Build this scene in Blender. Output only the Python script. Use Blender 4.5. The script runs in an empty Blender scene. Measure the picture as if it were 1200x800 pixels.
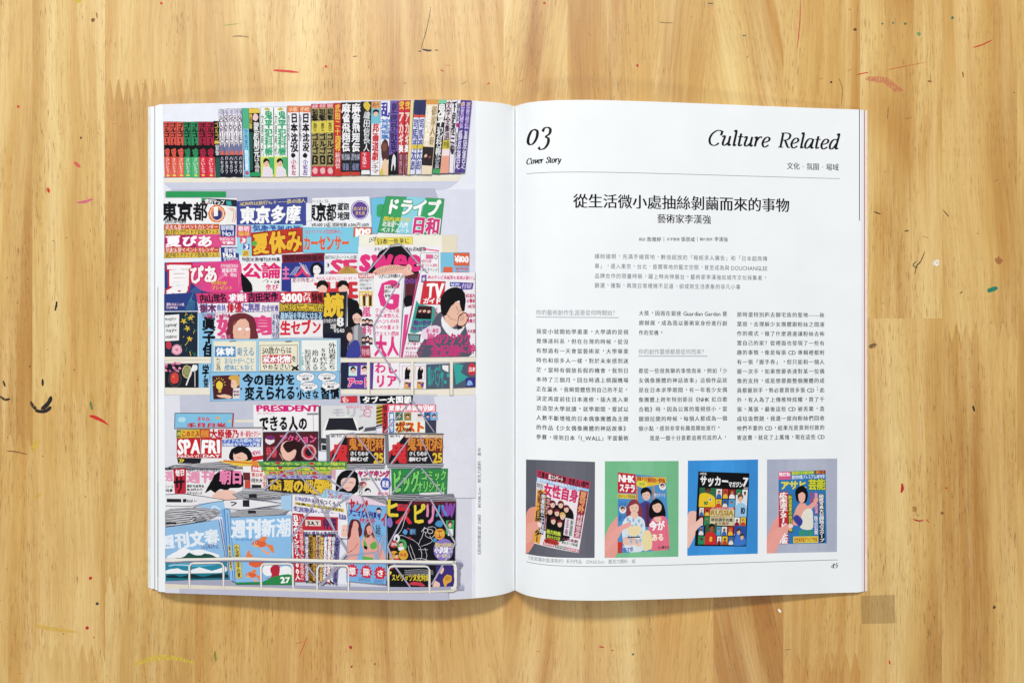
import bpy, bmesh, math, random
import numpy as np
from mathutils import Vector
from mathutils.geometry import tessellate_polygon

random.seed(7)
S = bpy.context.scene
COL = S.collection

# ------------------------------------------------------------------ camera
PX = 0.0005            # metres on the tabletop per pixel of the 1200 px photograph
D = 0.42               # camera height
F = D / PX             # focal length in pixels
NY = 350.0             # image row of the nadir
YC = (400 - NY) * PX
cam_d = bpy.data.cameras.new('camera')
cam = bpy.data.objects.new('camera', cam_d)
COL.objects.link(cam)
cam.location = (0, YC, D)
cam_d.sensor_width = 36
cam_d.lens = 36 * F / 1200
cam_d.shift_y = -(400 - NY) / 1200
cam_d.clip_start = 0.01
cam_d.clip_end = 20
S.camera = cam

# ------------------------------------------------------------------ world and lamps
w = bpy.data.worlds.new('World')
S.world = w
w.use_nodes = True
w.node_tree.nodes['Background'].inputs[0].default_value = (0.93, 0.96, 1.0, 1)
w.node_tree.nodes['Background'].inputs[1].default_value = 0.20


def area(name, loc, target, sx, sy, power, col):
    l = bpy.data.lights.new(name, 'AREA')
    l.shape = 'RECTANGLE'
    l.size, l.size_y = sx, sy
    l.energy = power
    l.color = col
    o = bpy.data.objects.new(name, l)
    o.location = loc
    o.rotation_euler = (Vector(target) - Vector(loc)).to_track_quat('-Z', 'Y').to_euler()
    COL.objects.link(o)
    return o


area('ceiling_lamp_window_side', (-0.3, 1.75, 1.75), (0, 0, 0), 1.0, 0.24, 56, (1.0, 0.985, 0.96))
area('ceiling_lamp_room_side', (0.1, -1.7, 1.7), (0, 0, 0), 1.2, 0.24, 14, (1.0, 0.97, 0.93))
area('added_overhead_fill', (-0.6, 1.0, 2.1), (0, 0, 0), 1.1, 0.9, 11, (0.93, 0.97, 1.0))  # added soft fill, no real source: pales the upper boards and softens shade

S.view_settings.view_transform = 'Standard'
S.view_settings.look = 'None'
S.view_settings.gamma = 1
S.view_settings.exposure = 0.04
S.cycles.max_bounces = 6

# ------------------------------------------------------------------ page surface
# (photo column, height in mm) read off the arched page edges
KN = [(120, 3.0), (172, 5.2), (190, 6.4), (280, 10.2), (385, 14.0), (450, 15.9), (500, 16.6), (530, 16.2),
      (560, 14.2), (575, 12.2), (590, 8.9), (598, 6.0), (603.5, 3.6), (607, 5.6), (612, 8.2), (620, 11.3),
      (635, 14.4), (655, 16.4), (690, 17.2), (740, 15.9), (800, 13.2), (900, 7.6), (1005, 2.3), (1060, 0.6)]
kz = np.array([b / 1000 for a, b in KN])
kx = np.array([(a - 600) / F * (D - b / 1000) for a, b in KN])


def pchip(xk, yk, x):
    h = np.diff(xk); d = np.diff(yk) / h
    m = np.zeros(len(xk)); m[0] = d[0]; m[-1] = d[-1]
    for i in range(1, len(xk) - 1):
        if d[i - 1] * d[i] > 0:
            w1 = 2 * h[i] + h[i - 1]; w2 = h[i] + 2 * h[i - 1]
            m[i] = (w1 + w2) / (w1 / d[i - 1] + w2 / d[i])
    i = np.clip(np.searchsorted(xk, x) - 1, 0, len(xk) - 2)
    t = (x - xk[i]) / h[i]
    return ((1 + 2 * t) * (1 - t) ** 2 * yk[i] + t * (1 - t) ** 2 * h[i] * m[i]
            + t * t * (3 - 2 * t) * yk[i + 1] + t * t * (t - 1) * h[i] * m[i + 1])


XS = (603.5 - 600) / F * (D - 0.0036)          # x of the gutter
CREASE = 0.00022
_l = [0, .0006, .0012, .0019, .0027, .0036, .0046, .0058, .0072, .009, .011]
while _l[-1] < 0.235:
    _l.append(_l[-1] + 0.0026)
_l = np.array(_l)
XB = np.concatenate([XS - _l[::-1], XS + _l[1:]])
ZB = pchip(kx, kz, XB)
ZB = np.where((XB > kx[0]) & (XB < kx[-1]), ZB, np.interp(XB, kx, kz))
NB = np.gradient(ZB, XB)
NBL = NB.copy(); NBR = NB.copy()
gi = int(np.argmin(abs(XB - XS)))
NBL[gi] = NB[gi - 1]; NBR[gi] = NB[gi + 1]


def zf(x):
    return np.interp(x, XB, ZB)


def slope(x):
    return np.where(x < XS, np.interp(x, XB, NBL), np.interp(x, XB, NBR))


CYX = [-0.21, 0.0, 0.045, 0.205]
CYP = [56.9, 57.4, 57.8, 60.8]
HALF = 281.0 * PX


def ycen(x):
    return YC - np.interp(x, CYX, CYP) * PX


def px2w(p):
    """photo pixels -> (x, y) on the page surface"""
    p = np.asarray(p, float)
    z = np.full(p.shape[:-1], 0.01)
    for _ in range(6):
        x = (p[..., 0] - 600) / F * (D - z)
        z = zf(x)
    y = YC - (p[..., 1] - NY) / F * (D - z)
    return np.stack([x, y], -1)


def pxflat(px, py, z=0.0):
    return ((px - 600) / F * (D - z), YC - (py - NY) / F * (D - z))


# ------------------------------------------------------------------ object helpers
def link(name, me, parent=None, mats=()):
    o = bpy.data.objects.new(name, me)
    COL.objects.link(o)
    if parent is not None:
        o.parent = parent
    for m in mats:
        me.materials.append(m)
    return o


def lin(c):
    c = c.lstrip('#')
    if len(c) == 3:
        c = ''.join(k * 2 for k in c)
    v = [int(c[i:i + 2], 16) / 255 for i in (0, 2, 4)]
    return [k / 12.92 if k <= .04045 else ((k + .055) / 1.055) ** 2.4 for k in v]


# ------------------------------------------------------------------ materials
def newmat(name):
    m = bpy.data.materials.new(name)
    m.use_nodes = True
    n = m.node_tree.nodes
    l = m.node_tree.links
    return m, n, l, n['Principled BSDF']


def mat_paper():
    m, n, l, b = newmat('coated paper')
    tc = n.new('ShaderNodeTexCoord')
    no = n.new('ShaderNodeTexNoise'); no.inputs['Scale'].default_value = 45
    no.inputs['Detail'].default_value = 6
    l.new(tc.outputs['Object'], no.inputs['Vector'])
    r = n.new('ShaderNodeValToRGB')
    r.color_ramp.elements[0].color = (0.77, 0.795, 0.815, 1); r.color_ramp.elements[0].position = .3
    r.color_ramp.elements[1].color = (0.80, 0.82, 0.835, 1); r.color_ramp.elements[1].position = .7
    l.new(no.outputs['Fac'], r.inputs[0]); l.new(r.outputs[0], b.inputs['Base Color'])
    b.inputs['Roughness'].default_value = 0.5
    b.inputs['Specular IOR Level'].default_value = 0.35
    n2 = n.new('ShaderNodeTexNoise'); n2.inputs['Scale'].default_value = 26; n2.inputs['Detail'].default_value = 3
    l.new(tc.outputs['Object'], n2.inputs['Vector'])
    bp = n.new('ShaderNodeBump'); bp.inputs['Strength'].default_value = .2; bp.inputs['Distance'].default_value = .0012
    l.new(n2.outputs['Fac'], bp.inputs['Height']); l.new(bp.outputs[0], b.inputs['Normal'])
    return m


def mat_ink():
    m, n, l, b = newmat('printed ink')
    at = n.new('ShaderNodeAttribute'); at.attribute_name = 'ink'
    tc = n.new('ShaderNodeTexCoord')
    no = n.new('ShaderNodeTexNoise'); no.inputs['Scale'].default_value = 1400; no.inputs['Detail'].default_value = 2
    l.new(tc.outputs['Object'], no.inputs['Vector'])
    n3 = n.new('ShaderNodeTexNoise'); n3.inputs['Scale'].default_value = 160; n3.inputs['Detail'].default_value = 5
    l.new(tc.outputs['Object'], n3.inputs['Vector'])
    ad = n.new('ShaderNodeMath'); ad.operation = 'ADD'
    l.new(no.outputs['Fac'], ad.inputs[0]); l.new(n3.outputs['Fac'], ad.inputs[1])
    mr = n.new('ShaderNodeMapRange'); mr.inputs[1].default_value = .6; mr.inputs[2].default_value = 1.4
    mr.inputs[3].default_value = .94; mr.inputs[4].default_value = 1.05
    l.new(ad.outputs[0], mr.inputs[0])
    mx = n.new('ShaderNodeVectorMath'); mx.operation = 'SCALE'
    l.new(at.outputs['Color'], mx.inputs[0]); l.new(mr.outputs[0], mx.inputs['Scale'])
    l.new(mx.outputs[0], b.inputs['Base Color'])
    b.inputs['Roughness'].default_value = 0.5
    b.inputs['Specular IOR Level'].default_value = 0.14
    return m


def mat_plain(name, col, rough=.6, spec=.4):
    m, n, l, b = newmat(name)
    tc = n.new('ShaderNodeTexCoord')
    no = n.new('ShaderNodeTexNoise'); no.inputs['Scale'].default_value = 300
    l.new(tc.outputs['Object'], no.inputs['Vector'])
    mx = n.new('ShaderNodeMix'); mx.data_type = 'RGBA'; mx.blend_type = 'MULTIPLY'
    mx.inputs[0].default_value = .35; mx.inputs[6].default_value = (*col, 1)
    l.new(no.outputs['Color'], mx.inputs[7]); l.new(mx.outputs[2], b.inputs['Base Color'])
    b.inputs['Roughness'].default_value = rough
    b.inputs['Specular IOR Level'].default_value = spec
    return m


def mat_page_edges():
    """the cut edges of many leaves: fine horizontal lines"""
    m, n, l, b = newmat('stacked paper edges')
    tc = n.new('ShaderNodeTexCoord')
    mp = n.new('ShaderNodeMapping'); mp.inputs['Scale'].default_value = (3, 3, 1)
    l.new(tc.outputs['Object'], mp.inputs['Vector'])
    wv = n.new('ShaderNodeTexNoise'); wv.inputs['Scale'].default_value = 5000; wv.inputs['Detail'].default_value = 1
    mp.inputs['Scale'].default_value = (.01, .01, 1)
    l.new(mp.outputs[0], wv.inputs['Vector'])
    r = n.new('ShaderNodeValToRGB')
    r.color_ramp.elements[0].color = (0.55, 0.55, 0.54, 1); r.color_ramp.elements[0].position = .35
    r.color_ramp.elements[1].color = (0.86, 0.86, 0.83, 1); r.color_ramp.elements[1].position = .55
    l.new(wv.outputs['Fac'], r.inputs[0]); l.new(r.outputs[0], b.inputs['Base Color'])
    b.inputs['Roughness'].default_value = .8
    return m


def mat_wood():
    m, n, l, b = newmat('varnished rubberwood')

    def N(t, **k):
        x = n.new(t)
        for a, v in k.items():
            setattr(x, a, v)
        return x

    def val(sock, v):
        sock.default_value = v

    def math_(op, a, c=None):
        x = N('ShaderNodeMath', operation=op)
        for i, q in enumerate((a, c)):
            if q is None:
                continue
            if isinstance(q, (int, float)):
                x.inputs[i].default_value = q
            else:
                l.new(q, x.inputs[i])
        return x.outputs[0]

    tc = N('ShaderNodeTexCoord')
    seed = N('ShaderNodeAttribute', attribute_type='OBJECT', attribute_name='seed')
    tint = N('ShaderNodeAttribute', attribute_type='OBJECT', attribute_name='tint')
    fig = N('ShaderNodeAttribute', attribute_type='OBJECT', attribute_name='figure')
    off = N('ShaderNodeCombineXYZ')
    l.new(math_('MULTIPLY', seed.outputs['Fac'], 7.31), off.inputs[0])
    l.new(math_('MULTIPLY', seed.outputs['Fac'], 3.17), off.inputs[1])
    l.new(seed.outputs['Fac'], off.inputs[2])
    base = N('ShaderNodeVectorMath', operation='ADD')
    l.new(tc.outputs['Object'], base.inputs[0]); l.new(off.outputs[0], base.inputs[1])

    slant = N('ShaderNodeAttribute', attribute_type='OBJECT', attribute_name='slant')
    wp = N('ShaderNodeMapping'); wp.inputs['Scale'].default_value = (14, 5, 1); l.new(base.outputs[0], wp.inputs['Vector'])
    wn = N('ShaderNodeTexNoise'); wn.inputs['Scale'].default_value = 1; wn.inputs['Detail'].default_value = 2
    l.new(wp.outputs[0], wn.inputs['Vector'])
    sxyz = N('ShaderNodeSeparateXYZ'); l.new(base.outputs[0], sxyz.inputs[0])
    wx = math_('ADD', math_('MULTIPLY', math_('SUBTRACT', wn.outputs['Fac'], .5), .012), math_('MULTIPLY', sxyz.outputs[1], slant.outputs['Fac']))
    wv = N('ShaderNodeCombineXYZ'); l.new(math_('ADD', sxyz.outputs[0], wx), wv.inputs[0]); l.new(sxyz.outputs[1], wv.inputs[1]); l.new(sxyz.outputs[2], wv.inputs[2])
    base = wv

    def noise(sx, sy, sc=1, det=3, rough=.5, vec=None, dist=0):
        mp = N('ShaderNodeMapping')
        mp.inputs['Scale'].default_value = (sx, sy, 1)
        l.new(vec or base.outputs[0], mp.inputs['Vector'])
        x = N('ShaderNodeTexNoise')
        val(x.inputs['Scale'], sc); val(x.inputs['Detail'], det); val(x.inputs['Roughness'], rough)
        val(x.inputs['Distortion'], dist)
        l.new(mp.outputs[0], x.inputs['Vector'])
        return x.outputs['Fac']

    def ramp(f, *st):
        r = N('ShaderNodeValToRGB')
        e = r.color_ramp.elements
        while len(e) < len(st):
            e.new(.5)
        for i, (p, c) in enumerate(st):
            e[i].position = p
            e[i].color = (*c, 1) if len(c) == 3 else c
        l.new(f, r.inputs[0])
        return r.outputs[0]

    def mr(f, a, c, d, e):
        x = N('ShaderNodeMapRange')
        for i, q in enumerate((a, c, d, e)):
            x.inputs[i + 1].default_value = q
        l.new(f, x.inputs[0])
        return x.outputs[0]

    def mix(mode, fac, a, c):
        x = N('ShaderNodeMix', data_type='RGBA', blend_type=mode)
        for s, q in ((x.inputs[0], fac), (x.inputs[6], a), (x.inputs[7], c)):
            if isinstance(q, (int, float)):
                s.default_value = q
            elif isinstance(q, tuple):
                s.default_value = (*q, 1)
            else:
                l.new(q, s)
        return x.outputs[2]

    g = lambda v: (v, v, v)
    # growth figure: a slow field stretched along the board, cut into rings
    field = noise(11, 2.2, 1, 1.2, .4, dist=.3)
    rings = math_('SINE', math_('MULTIPLY', field, 54))
    rings = mr(rings, -1, 1, 0, 1)
    rings = math_('POWER', rings, 1.7)
    broad = noise(30, 2.0, 1, 4, .55)
    mid = noise(95, 3.2, 1, 5, .62)
    fine = noise(1000, 28, 1, 5, .7)
    col = ramp(broad, (.33, (.51, .292, .084)), (.50, (.65, .435, .148)), (.66, (.775, .61, .275)))
    col = mix('MULTIPLY', math_('MULTIPLY', fig.outputs['Fac'], rings), col, (.80, .63, .42))
    col = mix('MIX', mr(mid, .48, .72, 0, .75), col, (.80, .62, .30))
    col = mix('MULTIPLY', mr(mid, .5, .3, 0, .6), col, (.86, .72, .54))
    col = mix('MULTIPLY', .65, col, ramp(fine, (.3, (.80, .70, .60)), (.58, (1.04, 1.04, 1.04))))
    # short dark pores
    pore = noise(3000, 130, 1, 2, .5)
    patch = noise(60, 14, 1, 2)
    pf = math_('MULTIPLY', mr(pore, .60, .68, 0, 1), mr(patch, .38, .64, .2, 1))
    col = mix('MULTIPLY', pf, col, (.50, .36, .25))
    # greyish handled areas
    grime = noise(9, 7, 1, 5, .6)
    col = mix('MULTIPLY', mr(grime, .5, .78, 0, .5), col, (.80, .78, .74))
    tn = mix('MIX', tint.outputs['Fac'], (1.0, 1.0, 1.0), (.85, .68, .47))
    col = mix('MULTIPLY', 1.0, col, tn)
    # tiny colour specks from paint spray
    vo = N('ShaderNodeTexVoronoi'); vo.inputs['Scale'].default_value = 105
    l.new(tc.outputs['Object'], vo.inputs['Vector'])
    sep = N('ShaderNodeSeparateColor'); l.new(vo.outputs['Color'], sep.inputs[0])
    sz = mr(sep.outputs[0], .80, 1, 0, .05)
    sp = math_('LESS_THAN', vo.outputs['Distance'], sz)
    spc = ramp(sep.outputs[1], (0, (.10, .05, .03)), (.33, (.10, .06, .04)), (.34, (.55, .09, .06)), (.66, (.5, .1, .06)),
               (.67, (.13, .2, .12)))
    col = mix('MIX', math_('MULTIPLY', sp, .62), col, spc)
    l.new(col, b.inputs['Base Color'])
    l.new(mr(mid, .3, .7, .36, .46), b.inputs['Roughness'])
    b.inputs['Coat Weight'].default_value = .45; b.inputs['Coat Roughness'].default_value = .36
    b.inputs['Specular IOR Level'].default_value = .45
    bp = N('ShaderNodeBump'); bp.inputs['Strength'].default_value = .22; bp.inputs['Distance'].default_value = .0004
    hh = math_('SUBTRACT', math_('MULTIPLY', fine, .6), pf)
    l.new(hh, bp.inputs['Height']); l.new(bp.outputs[0], b.inputs['Normal'])
    return m


M_PAPER, M_INK, M_EDGE, M_WOOD = mat_paper(), mat_ink(), mat_page_edges(), mat_wood()
M_COVER = mat_plain('cover card', (.80, .79, .72))
M_UNDER = mat_plain('table underside', (.30, .20, .10))

# ------------------------------------------------------------------ tabletop of jointed boards
table = bpy.data.objects.new('tabletop', None)
COL.objects.link(table)
table['kind'] = 'structure'


def prism(name, outline, z0, z1, mat, parent, gap=0.00004):
    """outline: CCW list of (x, y)"""
    me = bpy.data.meshes.new(name)
    k = len(outline)
    vs = [(x, y, z1) for x, y in outline] + [(x, y, z0) for x, y in outline]
    fs = [tuple(range(k)), tuple(range(2 * k - 1, k - 1, -1))]
    for i in range(k):
        j = (i + 1) % k
        fs.append((i, i + k, j + k, j))
    me.from_pydata(vs, [], fs)
    me.update()
    return link(name, me, parent, [mat])


LANES = [38, 123, 228, 312, 405, 495, 590, 665, 766, 836, 918, 1008, 1104, 1192]
LANES.insert(0, -46)
while LANES[0] > -800:
    LANES.insert(0, LANES[0] - random.choice([78, 84, 92, 96]))
while LANES[-1] < 2000:
    LANES.append(LANES[-1] + random.choice([78, 84, 92, 96]))
# joints: lane left px -> list of (row, finger length); tints top..bottom
JOINT = {-46: [(520, 22)], 1104: [(390, 22)], 1192: [(560, 22)], 38: [(470, 22), (766, 22)], 123: [(687, 24), (106, 26)], 918: [(776, 22), (300, 24)], 1008: [(373, 0)], 312: [(420, 20)],
         405: [(380, 20)], 495: [(400, 20)], 590: [(390, 20)], 665: [(350, 20)], 766: [(410, 20)], 836: [(440, 20)],
         228: [(500, 24)]}
TINT = {-46: [.3, .5], 38: [.0, .42, .3], 123: [.18, .3, .2], 228: [.1, .6], 312: [.15, .7], 405: [.42, .62], 495: [.5, .8],
        590: [.08, .6], 665: [.2, .4], 766: [.08, 1.0], 836: [.18, .62], 918: [.4, .5, .95], 1008: [.28, .34],
        1104: [.42, .46], 1192: [.25, .45]}
FIG = {590: [.75, .9], 766: [.35, .15], 836: [.95, .8], 228: [.35, .2], 405: [.5, .3], 495: [.35, .3], 665: [.35, .25],
       918: [.45, .3, .2], 1008: [.55, .2]}
SLANT = {1008: .02, 590: -.14, 665: .04, 766: -.10, 836: .2, 38: .02, 123: -.02, 495: .08}
Y0, Y1 = -760.0, 1560.0
for i in range(len(LANES) - 1):
    a, bb = LANES[i], LANES[i + 1]
    js = JOINT.get(a, [(random.uniform(-300, 1300), 22)])
    if a in JOINT:
        js = js + [(random.uniform(-700, -250), 22), (random.uniform(1050, 1400), 22)]
    js = sorted(js)
    rows = [(Y0, 0)] + js + [(Y1, 0)]
    for k in range(len(rows) - 1):
        def edge(row, ln):
            if ln == 0:
                return [(a, row), (bb, row)]
            nf = max(3, round((bb - a) / 10.6))
            pts = []
            for f in range(nf):
                x0 = a + (bb - a) * f / nf
                x1 = a + (bb - a) * (f + 1) / nf
                pts += [(x0 + (.5 if f else 0), row + ln / 2), ((x0 + x1) / 2 - .7, row - ln / 2), ((x0 + x1) / 2 + .7, row - ln / 2)]
                if f == nf - 1:
                    pts.append((x1, row + ln / 2))
            return pts
        top = edge(*rows[k]); bot = edge(*rows[k + 1])
        g_ = 0.012
        top = [(min(max(x, a + g_), bb - g_), y + .01) for x, y in top]
        bot = [(min(max(x, a + g_), bb - g_), y - .01) for x, y in bot]
        ol = [pxflat(x, y) for x, y in bot] + [pxflat(x, y) for x, y in reversed(top)]
        dz = random.uniform(-.00001, 0)
        o = prism('plank', ol, -.02, dz, M_WOOD, table)
        mid_idx = [q for q in range(len(rows) - 1) if rows[q + 1][0] > 0 and rows[q][0] < 800]
        tl = TINT.get(a)
        t = random.uniform(.1, .6); fg = random.uniform(.1, .6)
        if tl and k in mid_idx:
            t = tl[min(mid_idx.index(k), len(tl) - 1)]
            fl = FIG.get(a, [.22])
            fg = fl[min(mid_idx.index(k), len(fl) - 1)]
        o['seed'] = float(i * 1.7 + (k * .61 if a != 1008 else k * .003) + 2)
        o['slant'] = SLANT.get(a, random.uniform(-.05, .05))
        o['tint'] = float(t)
        o['figure'] = float(fg)
x0, y1 = pxflat(LANES[0], Y0); x1, y0 = pxflat(LANES[-1], Y1)
prism('backing_board', [(x0, y0), (x1, y0), (x1, y1), (x0, y1)], -.032, -.0201, M_UNDER, table)
# ------------------------------------------------------------------ flat print drawn as ink on the pages
_gc = {}


def glyph(ch, off=0.0):
    k = (ch, off)
    if k in _gc:
        return _gc[k]
    cu = bpy.data.curves.new('g', 'FONT')
    cu.body = ch; cu.resolution_u = 2; cu.fill_mode = 'FRONT'; cu.offset = off
    o = bpy.data.objects.new('g', cu)
    COL.objects.link(o)
    me = o.evaluated_get(bpy.context.evaluated_depsgraph_get()).to_mesh()
    me.calc_loop_triangles()
    v = np.empty(len(me.vertices) * 3); me.vertices.foreach_get('co', v)
    t = np.empty(len(me.loop_triangles) * 3, np.int32); me.loop_triangles.foreach_get('vertices', t)
    v = v.reshape(-1, 3)[:, :2]
    tri = v[t].reshape(-1, 3, 2) if len(t) else np.zeros((0, 3, 2))
    full = ord(ch) > 0x2E7F or ch in '“”…—·×'
    if full:
        adv = 1.0; x0 = 0.0
    elif len(tri):
        x0 = tri[..., 0].min() - .045; adv = tri[..., 0].max() + .045 - x0
    else:
        x0 = 0; adv = .3
    bpy.data.objects.remove(o); bpy.data.curves.remove(cu)
    _gc[k] = (tri, x0, adv, full)
    return _gc[k]


LSTEP = 2e-6


class Canvas:
    """collects triangles lying on the page; each new piece is laid just above whatever it overlaps"""

    def __init__(self, step=2.0):
        self.items = []
        self.lim = None
        self.step = step
        self.h = np.zeros((int(1250 / step), int(850 / step)), np.int16)

    def put(self, tri_w, col, bbox, sub=None):
        """tri_w (n,3,2) page coordinates, bbox in photo px, sub: per-triangle sublayer"""
        if not len(tri_w):
            return
        s = self.step
        a, b_, c, d = [int(q / s) for q in bbox]
        reg = self.h[max(a, 0):c + 1, max(b_, 0):d + 1]
        base = int(reg.max()) + 1 if reg.size else 1
        top = base + (int(math.ceil(sub.max())) if sub is not None else 0)
        reg[...] = top
        lay = np.full(len(tri_w), base, float) if sub is None else base + sub.astype(float)
        c_ = np.array(lin(col)) * .84 + .001 if isinstance(col, str) else np.array(col)
        self.items.append((tri_w, np.tile(c_, (len(tri_w), 1)), lay))

    def px(self, tri, col, sub=None):
        tri = np.array(tri, float)
        if not len(tri):
            return
        if self.lim:
            x, y = tri[..., 0].copy(), tri[..., 1].copy()      # the painter's unsteady line
            tri[..., 0] += .24 * np.sin(x * .83 + y * .61) + .2 * np.sin(y * 1.7 - x * .37 + 1)
            tri[..., 1] += .24 * np.sin(x * .71 - y * .53 + 2) + .2 * np.sin(x * 1.63 + y * .41)
            tri[..., 0] = np.maximum(tri[..., 0], self.lim[0] + (tri[..., 1] - 125) / 565 * self.lim[1])
        self.put(px2w(tri), col, (tri[..., 0].min(), tri[..., 1].min(), tri[..., 0].max(), tri[..., 1].max()), sub)

    def build(self, name, parent, base=1.2e-5, inset=0.00012):
        if not self.items:
            return None
        T = np.concatenate([i[0] for i in self.items]); C = np.concatenate([i[1] for i in self.items])
        Lr = np.concatenate([i[2] for i in self.items])
        left = T[..., 0].mean() < XS
        if left:
            T[..., 0] = np.minimum(T[..., 0], XS - CREASE)
        else:
            T[..., 0] = np.maximum(T[..., 0], XS + CREASE)
        yc_ = ycen(T[..., 0])
        T[..., 1] = np.clip(T[..., 1], yc_ - HALF + inset, yc_ + HALF - inset)
        i0 = np.searchsorted(XB, T[..., 0].min(1) + 1e-9, 'right') - 1
        i1 = np.searchsorted(XB, T[..., 0].max(1) - 1e-9, 'right') - 1
        simple = i0 >= i1
        V = [T[simple].reshape(-1, 2)]
        n_s = int(simple.sum())
        loops = [np.full(n_s, 3)]
        vc = [np.repeat(C[simple], 3, 0)]; vl = [np.repeat(Lr[simple], 3)]
        pv, pc, pl, pn = [], [], [], []
        for q in np.nonzero(~simple)[0]:
            poly = [tuple(p) for p in T[q]]
            for s in range(i0[q], i1[q] + 1):
                xa, xb = XB[s], XB[s + 1]
                cur = poly
                for lim, sg in ((xa, 1), (xb, -1)):
                    out = []
                    for e in range(len(cur)):
                        p, r = cur[e - 1], cur[e]
                        ip = (p[0] - lim) * sg >= 0; ir = (r[0] - lim) * sg >= 0
                        if ip != ir:
                            t = (lim - p[0]) / (r[0] - p[0])
                            out.append((lim, p[1] + t * (r[1] - p[1])))
                        if ir:
                            out.append(r)
                    cur = out
                    if not cur:
                        break
                if len(cur) >= 3:
                    pv += cur; pn.append(len(cur)); pc += [C[q]] * len(cur); pl += [Lr[q]] * len(cur)
        if pn:
            V.append(np.array(pv)); loops.append(np.array(pn)); vc.append(np.array(pc)); vl.append(np.array(pl))
        V = np.concatenate(V); loops = np.concatenate(loops); vc = np.concatenate(vc); vl = np.concatenate(vl)
        sl = slope(V[:, 0])
        nrm = np.stack([-sl, np.zeros(len(V)), np.ones(len(V))], -1)
        nrm /= np.linalg.norm(nrm, axis=1)[:, None]
        P = np.stack([V[:, 0], V[:, 1], zf(V[:, 0])], -1)
        P[:, 2] += base + vl * LSTEP
        me = bpy.data.meshes.new(name)
        me.vertices.add(len(P)); me.vertices.foreach_set('co', P.astype(np.float32).ravel())
        me.loops.add(len(P)); me.loops.foreach_set('vertex_index', np.arange(len(P), dtype=np.int32))
        me.polygons.add(len(loops))
        st = np.concatenate([[0], np.cumsum(loops)[:-1]]).astype(np.int32)
        me.polygons.foreach_set('loop_start', st)
        me.polygons.foreach_set('loop_total', loops.astype(np.int32))
        me.update(calc_edges=True)
        # faces must look up: flip those wound the other way
        me.validate()
        ca = me.color_attributes.new('ink', 'FLOAT_COLOR', 'POINT')
        ca.data.foreach_set('color', np.concatenate([vc, np.ones((len(vc), 1))], 1).astype(np.float32).ravel())
        bm = bmesh.new(); bm.from_mesh(me)
        bm.normal_update()
        fl = [f for f in bm.faces if f.normal.z < 0]
        if fl:
            bmesh.ops.reverse_faces(bm, faces=fl)
        for f in bm.faces:
            f.smooth = True
        bm.to_mesh(me); bm.free()
        me.normals_split_custom_set_from_vertices([tuple(q) for q in nrm]) if len(me.vertices) == len(nrm) else None
        return link(name, me, parent, [M_INK])


CV = Canvas()
CV.lim = (190.6, 4.0)
VW = [0, 0, 1]


def view(ox, oy, k):
    """following coordinates are measured in an enlargement whose corner is (ox, oy)"""
    VW[:] = [ox, oy, k]


def tp(x, y):
    return (VW[0] + x / VW[2], VW[1] + y / VW[2])


def chunk(a):
    return [(a[i], a[i + 1]) for i in range(0, len(a), 2)]


def raw_poly(col, pts):
    tr = tessellate_polygon([[Vector((x, y, 0)) for x, y in pts]])
    if tr:
        CV.px([[pts[i] for i in t] for t in tr], col)


def P(col, *a):
    raw_poly(col, [tp(x, y) for x, y in chunk(a)])


def R(col, x0, y0, x1, y1):
    P(col, x0, y0, x1, y0, x1, y1, x0, y1)


def smooth_pts(p, n=5, closed=False):
    m = len(p); out = []
    rng = range(m if closed else m - 1)
    for i in rng:
        g = (lambda k: p[k % m]) if closed else (lambda k: p[min(max(k, 0), m - 1)])
        a, b, c, d = g(i - 1), g(i), g(i + 1), g(i + 2)
        for j in range(n):
            t = j / n
            out.append(tuple(.5 * (2 * b[k] + (c[k] - a[k]) * t + (2 * a[k] - 5 * b[k] + 4 * c[k] - d[k]) * t * t
                                   + (3 * b[k] - a[k] - 3 * c[k] + d[k]) * t ** 3) for k in (0, 1)))
    if not closed:
        out.append(p[-1])
    return out


def SP(col, *a):
    raw_poly(col, smooth_pts([tp(x, y) for x, y in chunk(a)], 4, True))


def E(col, cx, cy, rx, ry=None, rot=0, n=14):
    ry = rx if ry is None else ry
    c, s = math.cos(math.radians(rot)), math.sin(math.radians(rot))
    p = []
    for i in range(n):
        t = 2 * math.pi * i / n
        x, y = rx * math.cos(t), ry * math.sin(t)
        p.append(tp(cx + x * c - y * s, cy + x * s + y * c))
    raw_poly(col, p)


def raw_line(col, wd, pts, taper=False):
    pts = [np.array(q, float) for q in pts]
    n = len(pts); L_, R_ = [], []
    for i in range(n):
        d = pts[min(i + 1, n - 1)] - pts[max(i - 1, 0)]
        d = d / (np.hypot(*d) + 1e-9)
        nn = np.array([-d[1], d[0]])
        w_ = wd / 2
        if taper:
            w_ *= max(.12, math.sin(math.pi * (i + .3) / (n - .4)) ** .6)
        L_.append(pts[i] + nn * w_); R_.append(pts[i] - nn * w_)
    tr = []
    for i in range(n - 1):
        tr += [[L_[i], L_[i + 1], R_[i + 1]], [L_[i], R_[i + 1], R_[i]]]
    CV.px(tr, col)


def L(col, wd, *a, sm=False, taper=False):
    """stroke; wd in photo px"""
    p = [tp(x, y) for x, y in chunk(a)]
    if sm:
        p = smooth_pts(p, 5)
    raw_line(col, wd, p, taper)


SHIFT = {0: [(0, 0)], 1: [(-.02, 0), (.02, 0)], 2: [(-.03, -.02), (.03, -.02), (-.03, .02), (.03, .02)],
         3: [(-.05, -.03), (.05, -.03), (-.05, .03), (.05, .03), (0, 0)],
         4: [(-.055, 0), (.055, 0), (0, -.045), (0, .045), (.04, .035), (-.04, -.035), (-.04, .035), (.04, -.035)],
         5: [(-.11, 0), (.11, 0), (0, -.09), (0, .09), (.08, .07), (-.08, -.07), (-.08, .07), (.08, -.07)]}


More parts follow.
